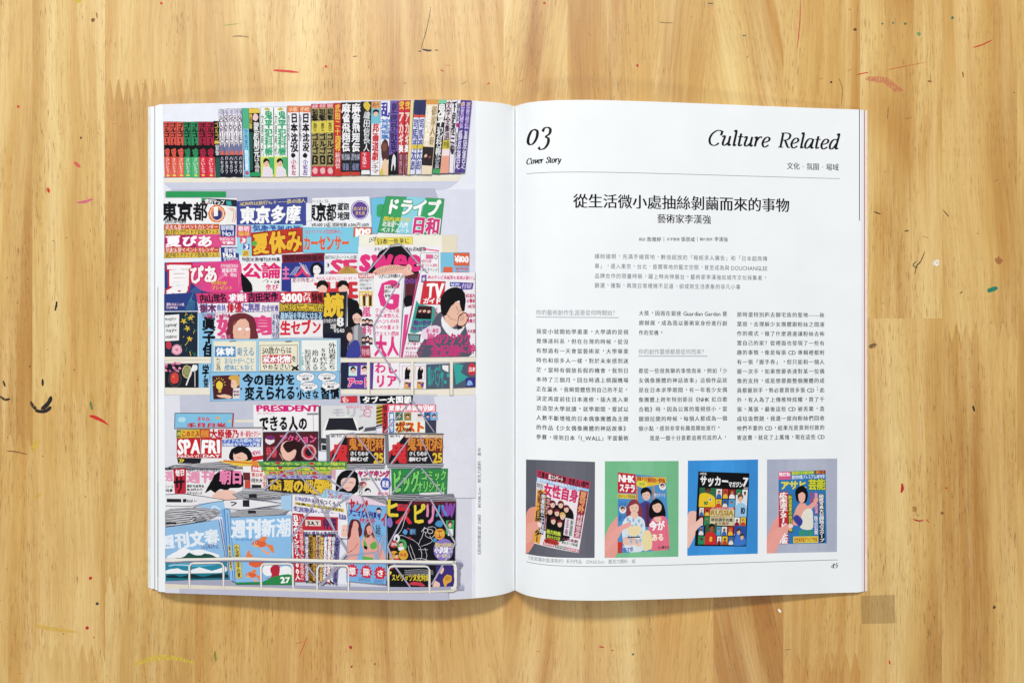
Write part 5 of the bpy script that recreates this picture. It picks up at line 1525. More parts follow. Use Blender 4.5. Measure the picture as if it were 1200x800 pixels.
C1 = ['我從小就開始學畫畫，大學讀的是視', '覺傳達科系，但在台灣的時候，從沒', '有想過有一天會當藝術家，大學畢業', '時也和很多人一樣，對於未來感到迷',
      '茫，當時有個放長假的機會，我到日', '本待了三個月。回台時遇上桃園機場', '正在漏水，我瞬間體悟到自己的不足，', '決定再度前往日本進修，插大進入東',
      '京造型大學就讀。就學期間，嘗試以', '人數不斷增殖的日本偶像團體為主題', '的作品《少女偶像團體的神話故事》', '參賽，得到日本「1_WALL」平面藝術']
C2a = [('大獎，因而在銀座 Guardian Garden 藝', 852.5), ('廊辦展，成為我以藝術家身份進行創', 852.5), ('作的契機。', 778)]
C2b = ['都從一些很無聊的事情而來，例如「少', '女偶像團體的神話故事」這個作品就', '是在日本求學期間，有一年看少女偶', '像團體上跨年特別節目《NHK 紅白歌',
       '合戰》時，因為公寓的電視很小，當', '鏡頭拉開的時候，每個人都成為一個', '個小點，感到非常有趣而開始進行。', '我是一個十分喜歡追根究底的人，']
C3 = ['那時還特別跑去御宅族的聖地——秋', '葉原，去理解少女團體跟粉絲之間運', '作的模式，做了什麼週邊讓粉絲去佈', '置自己的家？從裡面也發現了一些有',
      '趣的事情，像是每張 CD 專輯裡都附', '有一張「握手券」，但只能和一個人', '握一次手，如果想要表達對某一位偶', '像的支持，或是想要跟整個團體的成',
      '員都握到手，勢必要買很多張 CD；此', '外，有人為了上傳推特炫耀，買了千', '張、萬張，最後這些 CD 被丟棄，造', '成垃圾問題，我還一度向粉絲們回收',
      '他們不要的 CD，結果光是貨到付款的', '寄送費，就花了上萬塊，現在這些 CD']
part('interview_question'); pagetext('#858c92', '你的藝術創作生涯是從何時開始？', 628, 724, 366.3, 6.6); pageline('#8f969c', 628, 725, 371.8, .7)
TXT = '#1d2227'
part('text_column')
for i, s_ in enumerate(C1):
    pagetext(TXT, s_, 628, 736.8, 388.7 + i * 11.3, 6.8, shifts=[(-.016, 0), (.016, 0)], small=.9)
part('interview_question'); pagetext('#858c92', '你的創作靈感都是從何而來？', 748, 828, 412, 6.6); pageline('#8f969c', 748, 829, 417.2, .7)
part('text_column')
for i, (s_, b_) in enumerate(C2a):
    pagetext(TXT, s_, 748.3, b_, 367.2 + i * 11.25, 6.8, shifts=[(-.016, 0), (.016, 0)], small=.9)
for i, s_ in enumerate(C2b):
    pagetext(TXT, s_, 748 if i < 7 else 761, 845 if i == 6 else 852.5, 434.3 + i * 11.2, 6.8, shifts=[(-.016, 0), (.016, 0)], small=.9)
part('text_column')
for i, s_ in enumerate(C3):
    pagetext(TXT, s_, 863.2, 966.5, 368.8 + i * 11.02, 6.8, shifts=[(-.016, 0), (.016, 0)], small=.9)
part('caption'); pagetext('#80868c', '《我那霸封面漂亮的》系列作品·53X60.5cm·壓克力顏料·紙', 616.5, 745, 657.6, 5.2)
part('ruled_line'); pageline('#a0a6ac', 617, 982, 661.2, .8)
part('page_number'); italic('#34383c', '45', 974.5, 982, 664.2, 4.2, .27, .12, .22)




# four printed photographs of painted magazines held in a hand
view(600, 530, 5.714)
part('photo_print')
LINE = False
k = Q('#64656f', 94, 46, 556, 62, 553, 704, 92, 676)
for i in range(7):
    k.box(i / 7, 0, (i + .999) / 7, 1, ['#5c5e69', '#62636e', '#666772', '#6a6b76', '#6c6d78', '#696a75', '#656671'][i])
k.sp('#e89a86', 0, .98, .0, .6, .1, .5, .22, .55, .2, .75, .1, .92)
m = Q('#efe6ea', 168, 114, 524, 196, 446, 672, 148, 606)
m.p('#e2a840', .02, .22, .22, .25, .2, .6, .12, 1.0, -.03, .98); m.t('#7a1c28', '全戦士', .03, .26, .14, .55, b=3, v=1); m.t('#201c20', '日韓スター', .0, .55, .12, .98, b=3, v=1)
m.box(0, 0, 1, .1, '#c23a58'); m.t('#1b1418', '三重の秘密大公開', .02, .01, .55, .1, b=3); m.t('#1b1418', '恋愛占い専門', .6, .01, .98, .1, b=3); m.t('#f4e8ea', '嵐コンサート', .22, .02, .5, .09, b=3)
m.box(0, .1, 1, .155, '#8ab8e0').t('#e8f2fa', '夏の終わりの総特集独占インタビュー', .01, .05, .99, .95, b=2)
m.t('#d22c6c', '女性自身', .14, .15, .82, .33, b=4, j=.6); m.box(0, .16, .15, .26, '#f4f0f0').t('#445', '特別', .05, .1, .9, .9, b=2)
m.box(.83, .14, .99, .46, '#8a2430').t('#e8a070', '夏号外', .1, .04, .9, .96, v=1, b=3); m.box(.84, .46, .98, .8, '#a03a5a').t('#f2dada', '付録完全', .1, .04, .9, .96, v=1, b=2)
m.box(.1, .3, .19, .86, '#3a3f54').t('#e8eaf0', '密着取材二十四時', .05, .02, .95, .98, v=1, b=2); m.box(.2, .34, .3, .8, '#5a1e2c').t('#e0a8b0', '恋の予感夏', .1, .02, .9, .98, v=1, b=2)
m.sp(BLK, .24, .78, .26, .5, .4, .42, .62, .4, .78, .5, .76, .82, .5, .9, .3, .86)
for u, v_ in ((.34, .42), (.5, .4), (.62, .44), (.3, .52), (.44, .52), (.56, .55), (.38, .64), (.52, .66)):
    m.face(u, v_, .055, '#efc9b4', '#d8b060' if u == .56 else '#6a1c24', k=.74)
m.box(.62, .56, .82, .8, '#e8dfe8'); m.t('#8a2a5a', '王子様', .64, .57, .71, .79, v=1, b=2); m.t('#2a6a50', '新連載', .73, .57, .8, .79, v=1, b=2)
m.box(.24, .76, .58, .9, '#2c3424').t('#cfe048', '総力特集', .05, .08, .95, .48, b=3); m.t('#cfe048', '夏の小さな旅', .27, .84, .56, .89, b=2)
m.e('#c03a2c', .38, .93, .17, .04, n=18); m.t('#3a1210', '豪華プレゼント', .25, .91, .5, .95, b=2)
m.t('#8a3a5a', '人気連載', .6, .83, .95, .87, b=2); m.t('#2a7a4a', '夏のスープ料理', .6, .88, .95, .92, b=2)
for i, c in enumerate(('#c03050', '#2a5a48', '#c22c5c')):
    m.box(.2 + i * .27, .955, .45 + i * .27, .995, c).t('#f4e4e8', ('別冊付録', '料理百科', '健康特集')[i], .05, .1, .95, .9, b=2)
k.sp('#eda796', .0, .88, .02, .7, .1, .66, .2, .65, .23, .68, .2, .72, .12, .76, .08, .86)
k.sp('#f6d9d2', .17, .665, .22, .665, .225, .7, .18, .705)
part('photo_print')
k = Q('#7cc494', 622, 58, 1116, 56, 1114, 696, 620, 704)
for i in range(6):
    k.box(i / 6, 0, (i + .999) / 6, 1, ['#76c08f', '#7ac293', '#80c798', '#7fc496', '#79c091', '#76bd8d'][i])
k.sp('#eda198', 0, .98, 0, .82, .06, .68, .14, .6, .2, .55, .24, .6, .2, .8, .14, 1)
m = Q('#4f94cc', 708, 132, 1030, 166, 1056, 650, 708, 674)
m.box(.38, .05, .41, .6, '#d8873c'); m.box(.72, 0, .75, .6, '#d8873c'); m.l('#a85a4c', .7, .35, .2, 1, .24); m.l('#a85a4c', .7, 0, .42, 1, .44)
m.box(0, 0, .37, .25, '#c4283a').t('#fff', 'NHK', .05, .08, .95, .45, b=4); m.t('#fff', 'ステラ', .03, .13, .36, .24, b=4)
m.p('#e9c23c', .37, .03, 1, .0, 1, .08, .6, .15, .5, .17, .42, .12); m.t('#b0282c', '特集ドラマ最終回の一問作集', .4, .02, .98, .09, b=3); m.e('#e8d84c', .5, .12, .12, .045); m.t('#2a8a4a', 'まさか', .44, .1, .56, .14, b=2)
m.box(0, .26, .37, .32, '#e9cf48').t('#333', '夏のテレビ特別番組', .02, .1, .98, .9, b=1)
m.t('#2f4fa8', 'いい人', .02, .34, .18, .42, b=2); m.e('#f3f0f0', .1, .46, .07, .045); m.face(.1, .455, .04, '#efc4b4', BLK, k=.65); m.t('#2f4fa8', '連ドラ', .02, .52, .16, .6, b=2)
m.e('#f3f0f0', .92, .13, .07, .05); m.face(.92, .125, .04, '#efc4b4', BLK, k=.65)
m.t('#dceafa', '秋のドラマ', .74, .22, .97, .28, b=1)
m.sp('#4a4088', .42, .66, .4, .42, .5, .36, .58, .34, .7, .4, .74, .64); m.p('#5a2a40', .56, .38, .62, .38, .63, .68, .56, .68)
m.face(.58, .25, .1, '#efc4b0', BLK, k=.68)
m.face(.33, .42, .11, '#efc6b4', '#8a3a44', k=.68, long=.9)
m.sp('#dce8f0', .08, .74, .1, .62, .2, .54, .34, .53, .48, .56, .54, .66, .5, .98, .18, .98)
m.sp('#efc6b4', .26, .5, .4, .5, .38, .56, .3, .57)
m.sp('#efc6b4', .1, .86, .14, .8, .4, .84, .46, .9, .4, .93, .14, .9)
m.l('#b7cfe2', .35, .14, .66, .18, .9); m.l('#b7cfe2', .35, .46, .64, .48, .9); m.l('#8a4a50', .3, .14, .81, .4, .85)
for i in range(16):
    m.e('#9cbcd8', .2 + (i * 37 % 29) / 100, .58 + (i * 53 % 33) / 100, .025)
m.sp('#f2dfb0', .18, .7, .4, .66, .46, .74, .3, .8); m.box(.2, .8, .44, .815, '#1c2440')
m.face(.79, .4, .11, '#efc2ae', BLK, k=.68, long=1.2)
m.sp('#e9738c', .62, .98, .6, .72, .68, .58, .8, .54, .98, .58, 1, .98)
m.sp('#efc2ae', .72, .56, .86, .55, .84, .61, .76, .61); m.l('#c65870', .35, .66, .66, .64, .95); m.l('#c65870', .35, .94, .64, .97, .9)
m.t('#fff', '今が', .62, .6, .93, .73, b=4); m.t('#fff3d8', 'ある', .66, .77, .9, .87, b=4, o='#e0637a', ob=3)
m.sp('#efe0a8', .5, .98, .48, .78, .58, .72, .66, .78, .66, .95, .6, .98)
m.t('#333', '8/24▶8/30', .78, .94, .99, .98, b=1); m.t('#e8f0fa', '出演者総力特集', .1, .9, .35, .94, b=2); m.box(0, .86, .09, 1, '#c8382c')
m.t('#3a5ab0', 'ドラマ祭', .03, .93, .3, .99, b=2)
k.sp('#f0a9a0', .0, .95, .04, .78, .14, .7, .24, .66, .33, .635, .36, .655, .33, .685, .24, .72, .18, .8)
view(790, 530, 5.714)
part('photo_print')
k = Q('#3f98e0', 92, 54, 562, 46, 560, 676, 88, 690)
for i in range(6):
    k.box(i / 6, 0, (i + .999) / 6, 1, ['#3b92dc', '#3f98e2', '#449ee8', '#439be4', '#3e95dd', '#398ed6'][i])
k.sp('#f0bfb2', 0, .9, .0, .58, .08, .53, .15, .56, .17, .62, .12, .76, .05, .88)
m = Q('#0a0a10', 162, 126, 504, 138, 482, 628, 138, 624)
m.t('#f6f6f4', 'サッカー', .05, .05, .6, .2, b=4, sk=0) if 0 else m.t('#f6f6f4', 'サッカー', .04, .05, .6, .19, b=4)
m.t('#f0f0ee', 'マガジン', .6, .12, .88, .2, b=3); m.t('#f0f0ee', '7', .88, .06, .98, .18, b=3); m.t('#ddd', 'W杯総力編', .03, .01, .16, .045, b=2); m.t('#ddd', '2018.AUG', .9, .19, .99, .22, b=1)
cells = ['#c8402c', '#3a6ab0', '#2a8a5a', '#e8e4e0', '#e8c03c', '#8a1c2c', '#54a8d8', '#f0eef0']
skins = ['#e8b494', '#8a5a40', '#c88c68', '#f0c8b0', '#5a3a2c']
n_ = 0
rows_ = [(.22, .36, [.36, .49, .61, .75, .87, .99]), (.36, .48, [.36, .49, .61, .75]), (.48, .6, [.05, .15, .27]), (.6, .73, [.05, .15, .27]),
         (.6, .73, [.74, .86, .98]), (.73, .86, [.05, .17]), (.73, .86, [.4, .5, .62, .74, .86]), (.86, .985, [.05, .2]), (.86, .985, [.42, .52, .64, .76])]
for v0, v1, us in rows_:
    for a, b_ in zip(us[:-1], us[1:]):
        q_ = m.box(a + .008, v0 + .006, b_ - .008, v1 - .006, cells[(n_ * 5 + 3) % 8])
        q_.sp(cells[(n_ * 3 + 1) % 8], .1, 1, .15, .65, .5, .5, .85, .65, .9, 1); q_.face(.5, .38, .2, skins[n_ % 5], ['#1a1612', '#5a3420', '#b08840'][n_ % 3], k=.7)
        n_ += 1
q_ = m.box(.04, .215, .36, .475, '#2f6a48'); q_.sp('#efc92e', .0, 1, .02, .4, .25, .28, .55, .3, .95, .5, 1, 1); q_.face(.5, .12, .16, '#6a3c2c', '#1a120e', k=.85); q_.t('#1f7a48', '10', .32, .7, .55, .88, b=3); q_.e('#e8f0e8', .68, .6, .08, .1); q_.e('#1f5a78', .68, .6, .05, .07)
q_ = m.box(.755, .3, .98, .6, '#dfe8ee'); q_.sp('#9cc8e6', .0, 1, .05, .5, .4, .35, .8, .42, 1, .6, 1, 1); q_.t('#1a2a50', '10', .5, .55, .85, .85, b=3); q_.face(.4, .15, .22, '#eebf9c', '#6a4428', k=.7)
q_ = m.box(.27, .47, .74, .72, '#d9cfa8'); q_.box(0, 0, 1, .12, '#c83a34').t('#fff', 'ワールドカップ特別', .05, .1, .95, .9, b=1); q_.t('#b08a2c', 'RUSSIA', .03, .16, .97, .44, b=4); q_.t('#333', '総括選手名鑑', .05, .6, .95, .78, b=3); q_.t('#b08a2c', '2018年完全ガイド', .03, .46, .97, .58, b=2); q_.t('#7a2a2a', '永久保存', .2, .8, .8, .97, b=2)
q_ = m.box(.19, .7, .41, .98, '#3a5a3c'); q_.sp('#cf2c30', .0, 1, .05, .5, .4, .38, .7, .4, 1, .6, 1, 1); q_.face(.55, .2, .22, '#9a5c40', '#1a120e', k=.75); q_.t('#e8c43c', '8', .4, .6, .65, .85, b=3)
q_ = m.box(.76, .72, .99, .99, '#2a4f9c'); q_.sp('#3f78cc', .0, 1, .2, .4, .5, .3, .8, .5, 1, .9); q_.face(.35, .3, .16, '#eebf9c', '#3a2418', k=.8); q_.face(.65, .55, .16, '#eebf9c', '#3a2418', k=.8)
k.sp('#f3c6ba', .0, .86, .03, .7, .1, .66, .2, .6, .22, .64, .2, .68, .12, .74, .06, .84)
part('photo_print')
k = Q('#b3b9cb', 622, 46, 1092, 40, 1090, 664, 620, 674)
for i in range(7):
    k.box(i / 7, 0, (i + .999) / 7, 1, ['#adb4c8', '#b1b8cb', '#b6bccf', '#b9bfd1', '#b7bdcf', '#b4bacc', '#b0b6c9'][i])
k.sp('#eda096', 0, 1, 0, .86, .06, .72, .14, .62, .2, .66, .2, .8, .12, 1)
m = Q('#2f78b8', 698, 128, 1014, 118, 1022, 606, 702, 612)
m.box(0, 0, .26, .11, '#df5c8c').t('#fff', '特だね', .05, .08, .95, .6, b=3); m.box(.27, 0, .76, .05, '#58a848').t('#f0e84c', '夏の終わりの総力特集', .03, .05, .97, .95, b=2); m.box(.77, 0, 1, .05, '#8a2a24').t('#f0a848', '袋とじ', .1, .1, .9, .9, b=2)
m.t('#e8f0fa', '週刊特集プレミアム増刊号', .28, .055, .98, .11, b=2); m.t('#e9df3c', 'アサヒ', .04, .13, .6, .25, b=4, j=.5); m.t('#d9d838', '芸能', .63, .12, .99, .26, b=4, o='#2a6a30')
m.box(.0, .28, .2, 1, '#c02c34').t('#fff', '広末涼子ヌード完全版', .08, .01, .92, .99, v=1, b=3); m.box(.2, .32, .29, .84, '#2a3a30').t('#d9d848', '新連載夏の旅日記帳', .05, .02, .95, .98, v=1, b=2)
m.box(.84, .32, .96, .99, '#24242c').t('#e8e8ea', '秘蔵写真大公開独占スクープ', .08, .01, .92, .99, v=1, b=3); m.box(.75, .3, .83, .6, '#5a4a9a').t('#f0b0c8', '夢の競演', .05, .02, .95, .98, v=1, b=2)
m.sp('#eba898', .3, .74, .34, .56, .42, .46, .52, .42, .6, .48, .7, .44, .78, .36, .84, .4, .74, .5, .66, .56, .62, .7)
m.sp(BLK, .36, .36, .36, .26, .48, .2, .58, .24, .62, .34, .56, .44, .4, .42); m.sp('#efb8a8', .42, .38, .42, .3, .5, .26, .56, .32, .55, .4, .5, .44, .44, .42); m.sp(BLK, .4, .32, .44, .25, .54, .26, .58, .33, .5, .29)
m.sp('#eae6da', .44, .74, .5, .58, .6, .52, .7, .54, .72, .66, .7, .8, .5, .8); m.sp('#3c3f98', .3, .66, .38, .6, .5, .68, .44, .76)
m.t('#c82c5c', '夏女優', .66, .3, .74, .44, v=1, b=2); m.t('#3aa048', '華麗なる競演', .42, .81, .72, .89, b=3); m.box(.3, .9, .82, .99, '#e9d848').t('#b82c34', '完全保存版グラビア付録', .03, .1, .97, .9, b=2)
m.t('#f2e8f0', '独占公開', .74, .62, .82, .88, v=1, b=2)
k.sp('#f0a69c', .0, 1, .03, .84, .12, .74, .22, .72, .32, .69, .37, .7, .36, .735, .26, .78, .2, .86, .1, 1)
k.sp('#f8dcd8', .32, .69, .37, .7, .36, .73, .31, .725)
# ------------------------------------------------------------------ the magazine
mag = bpy.data.objects.new('open_magazine', None)
COL.objects.link(mag)
mag['label'] = 'open magazine lying on the wooden tabletop, colourful newsstand illustration left, article right'
mag['category'] = 'magazine'


def sheet(name, xa, xb, dz, bottom, mat, skew=0.0, grow=0.0, mats=None, curl=0.0):
    """a leaf or a pile of leaves: top follows the arched profile lowered by dz, bottom is flat or thickness away"""
    a, b_ = min(xa, xb), max(xa, xb)
    xs = [a] + [x for x in XB if a + 1e-5 < x < b_ - 1e-5] + [b_]
    ny = 12
    bm = bmesh.new()
    top, bot = [], []
    for x in xs:
        zt = float(zf(x)) - dz
        if callable(bottom):
            zb = bottom(x, zt)
        else:
            zb = min(bottom, zt - 5e-5)
        c = float(ycen(x))
        rt, rb = [], []
        for j in range(ny + 1):
            f = j / ny
            y = c - HALF - grow + (2 * HALF + 2 * grow) * f
            rt.append(bm.verts.new((x + skew * (f - .5), y, zt)))
            rb.append(bm.verts.new((x + skew * (f - .5), y, zb)))
        top.append(rt); bot.append(rb)
    n = len(xs)
    side = []
    for i in range(n - 1):
        for j in range(ny):
            f = bm.faces.new((top[i][j], top[i + 1][j], top[i + 1][j + 1], top[i][j + 1])); f.smooth = True
            f = bm.faces.new((bot[i][j], bot[i][j + 1], bot[i + 1][j + 1], bot[i + 1][j])); f.smooth = True
        side.append(bm.faces.new((top[i][0], bot[i][0], bot[i + 1][0], top[i + 1][0])))
        side.append(bm.faces.new((top[i][ny], top[i + 1][ny], bot[i + 1][ny], bot[i][ny])))
    for j in range(ny):
        side.append(bm.faces.new((top[0][j], top[0][j + 1], bot[0][j + 1], bot[0][j])))
        side.append(bm.faces.new((top[-1][j], bot[-1][j], bot[-1][j + 1], top[-1][j + 1])))
    for f in side:
        f.material_index = 1 if mats and len(mats) > 1 else 0
    for f in side:
        for e in f.edges:
            if any(g not in side for g in e.link_faces):
                e.smooth = False
    bmesh.ops.recalc_face_normals(bm, faces=bm.faces)
    me = bpy.data.meshes.new(name)
    bm.to_mesh(me); bm.free()
    return link(name, me, mag, mats or [mat])


def xat(p, z):
    return (p - 600) / F * (D - z)


def strip_on(name, parent, xa, xb, dz, col, v0=-1.0, v1=1.0):
    """bled colour showing along the edge of a lower leaf"""
    xs = np.linspace(xa, xb, 3)
    bm = bmesh.new()
    vs = []
    for x in xs:
        c = float(ycen(x)); z = float(zf(x)) - dz + 2e-5
        vs.append([bm.verts.new((x, c + HALF * v, z)) for v in (v0, v1)])
    for i in range(2):
        bm.faces.new((vs[i][0], vs[i + 1][0], vs[i + 1][1], vs[i][1]))
    me = bpy.data.meshes.new(name)
    bm.to_mesh(me); bm.free()
    ca = me.color_attributes.new('ink', 'FLOAT_COLOR', 'POINT')
    for d in ca.data:
        d.color = (*[k_ * .84 for k_ in lin(col)], 1)
    return link(name, me, parent, [M_INK])


thin = lambda x, zt: zt - 9e-5
LX, RX = XS - CREASE, XS + CREASE
page_l = sheet('page', LX, xat(187.0, .0062), 0, thin, M_PAPER)
page_l['label'] = 'left page with the newsstand illustration'
page_r = sheet('page', RX, xat(1006.8, .0023), 0, thin, M_PAPER)
page_r['label'] = 'right page with the article text'
PE = [M_PAPER, M_EDGE]
# piles of leaves, each reaching a little further out than the one above
lv = [('leaves', 185.6, .0004, .0018), ('leaves', 183.7, .0014, .0029), ('leaves', 181.6, .0025, .0041), ('leaves', 176.2, .0038, .0048)]
zl = .006
solids = []
for nm, p_, d_, _b in lv:
    o = sheet(nm, LX, xat(p_, zl - d_), d_ * .9 + .00012, (lambda x, zt: max(.0007, zt - .0016)) if _b < .0045 else (lambda x, zt: .00065), M_PAPER, mats=PE)
    solids.append(o)
strip_on('printed_edge', solids[0], xat(184.7, zl - .0005), xat(185.5, zl - .0005), .0004 * .9 + .00012, '#a08a8c', -1, .25)
strip_on('printed_edge', solids[0], xat(184.8, zl - .0005), xat(185.6, zl - .0005), .0004 * .9 + .00012 - 5e-6, '#4c4348', -.94, -.55)
strip_on('printed_edge', solids[2], xat(180.7, zl - .0025), xat(181.6, zl - .0025), .0025 * .9 + .00012, '#8f9196', -1, 1)
rv = [('leaves', 1009.2, .0003, 0), ('leaves', 1011.4, .0007, 0), ('leaves', 1014.0, .0012, 1)]
solr = []
for nm, p_, d_, last in rv:
    solr.append(sheet(nm, RX, xat(p_, .002 - d_ * .8), d_ * .9 + .00012, (lambda x, zt: .00055) if last else (lambda x, zt: max(.0006, zt - .0009)), M_PAPER, mats=PE))
strip_on('printed_edge', solr[0], xat(1006.9, .0021), xat(1007.9, .0021), .00027 + .00012, '#3d4448', .54, 1)
strip_on('printed_edge', solr[2], xat(1012.6, .0012), xat(1013.9, .0012), .00108 + .00012, '#d86a50', -1, 1)
strip_on('printed_edge', solr[1], xat(1009.7, .0012), xat(1010.3, .0012), .00063 + .00012, '#cfd2d2', -1, 1)


def cover(xa, xb):
    me = bpy.data.meshes.new('cover')
    bm = bmesh.new()
    xs = np.linspace(xa, xb, 12)
    rows = []
    for x in xs:
        c = float(ycen(x))
        rows.append([bm.verts.new((x, c + s_ * (HALF + .0001), z)) for s_ in (-1, 1) for z in (.00005, .0005)])
    for i in range(11):
        a, b_ = rows[i], rows[i + 1]
        bm.faces.new((a[1], b_[1], b_[3], a[3])); bm.faces.new((a[0], a[2], b_[2], b_[0]))
        bm.faces.new((a[0], b_[0], b_[1], a[1])); bm.faces.new((a[2], a[3], b_[3], b_[2]))
    for a in (rows[0], rows[-1]):
        bm.faces.new((a[0], a[1], a[3], a[2]))
    bmesh.ops.recalc_face_normals(bm, faces=bm.faces)
    bm.to_mesh(me); bm.free()
    return link('cover', me, mag, [M_COVER])


cover(xat(173.4, .0005), xat(1016.4, .0005))

o = CV_LEFT.build('illustration', page_l)
o = CV_CAP.build('caption', page_l)
for nm, cv in PARTS_R:
    o = cv.build(nm, page_r)
    if o is not None and nm == 'photo_print':
        pass
pl = ['photo print of a painted magazine on a dark grey ground', 'photo print of a painted magazine on a green ground', 'photo print of a painted football magazine on a blue ground',
      'photo print of a painted magazine on a pale grey ground']
for o, t_ in zip([c for c in page_r.children if c.name.startswith('photo_print')], pl):
    o['label'] = t_

# ------------------------------------------------------------------ paint marks left on the tabletop
def mark_mat(name):
    m, n, l, b = newmat(name)
    at = n.new('ShaderNodeAttribute'); at.attribute_name = 'ink'
    tc = n.new('ShaderNodeTexCoord')
    no = n.new('ShaderNodeTexNoise'); no.inputs['Scale'].default_value = 1; no.inputs['Detail'].default_value = 4
    mp = n.new('ShaderNodeMapping'); mp.inputs['Scale'].default_value = (1500, 400, 1)
    l.new(tc.outputs['Object'], mp.inputs['Vector']); l.new(mp.outputs[0], no.inputs['Vector'])
    mr = n.new('ShaderNodeMapRange'); mr.inputs[1].default_value = .35; mr.inputs[2].default_value = .6
    l.new(no.outputs['Fac'], mr.inputs[0])
    sb = n.new('ShaderNodeMath'); sb.operation = 'MULTIPLY_ADD'; sb.use_clamp = True
    l.new(mr.outputs[0], sb.inputs[0]); sb.inputs[1].default_value = .75
    sub = n.new('ShaderNodeMath'); sub.operation = 'SUBTRACT'; l.new(at.outputs['Alpha'], sub.inputs[0]); sub.inputs[1].default_value = .45
    l.new(sub.outputs[0], sb.inputs[2]); l.new(sb.outputs[0], b.inputs['Alpha'])
    l.new(at.outputs['Color'], b.inputs['Base Color'])
    b.inputs['Roughness'].default_value = .5
    return m


M_MARK = mark_mat('worn paint')
rm = random.Random(11)


class Marks:
    def __init__(s):
        s.v, s.f, s.c = [], [], []

    def poly(s, pts, col, a):
        n = len(s.v)
        c = lin(col)
        z = 3e-5 + rm.random() * 2e-5
        for x, y in pts:
            X, Y = pxflat(x, y)
            s.v.append((X, Y, z)); s.c += [*c, a]
        for t in tessellate_polygon([[Vector((x, y, 0)) for x, y in pts]]):
            s.f.append(tuple(n + i for i in t))

    def blob(s, x, y, r, col, a=1, asp=1.0, rot=0):
        k = 9 if r < 1.5 else 16
        p = []
        for i in range(k):
            t = 6.2832 * i / k
            q = r * (1 + rm.uniform(-.3, .3))
            u, v = q * math.cos(t) * asp, q * math.sin(t)
            p.append((x + u * math.cos(rot) - v * math.sin(rot), y + u * math.sin(rot) + v * math.cos(rot)))
        s.poly(p, col, a)

    def stroke(s, pts, wd, col, a=.8):
        pts = smooth_pts(pts, 6) if len(pts) > 2 else [tuple(pts[0][k] * (1 - t) + pts[1][k] * t for k in (0, 1)) for t in [i / 8 for i in range(9)]]
        L_, R_ = [], []
        n = len(pts)
        for i in range(n):
            d = np.array(pts[min(i + 1, n - 1)]) - np.array(pts[max(i - 1, 0)])
            d = d / (np.hypot(*d) + 1e-9)
            w_ = wd / 2 * max(.15, math.sin(math.pi * (i + .5) / n) ** .5) * rm.uniform(.85, 1.15)
            nn = np.array([-d[1], d[0]]) * w_
            L_.append(tuple(np.array(pts[i]) + nn)); R_.append(tuple(np.array(pts[i]) - nn))
        s.poly(L_ + R_[::-1], col, a)

    def build(s, name, kind=None):
        me = bpy.data.meshes.new(name)
        me.from_pydata(s.v, [], s.f)
        me.update()
        ca = me.color_attributes.new('ink', 'FLOAT_COLOR', 'POINT')
        ca.data.foreach_set('color', np.array(s.c, np.float32))
        bm = bmesh.new(); bm.from_mesh(me)
        fl = [f for f in bm.faces if f.normal.z < 0]
        bmesh.ops.reverse_faces(bm, faces=fl)
        bm.to_mesh(me); bm.free()
        o = link(name, me, table, [M_MARK])
        if kind:
            o['kind'] = kind
        return o


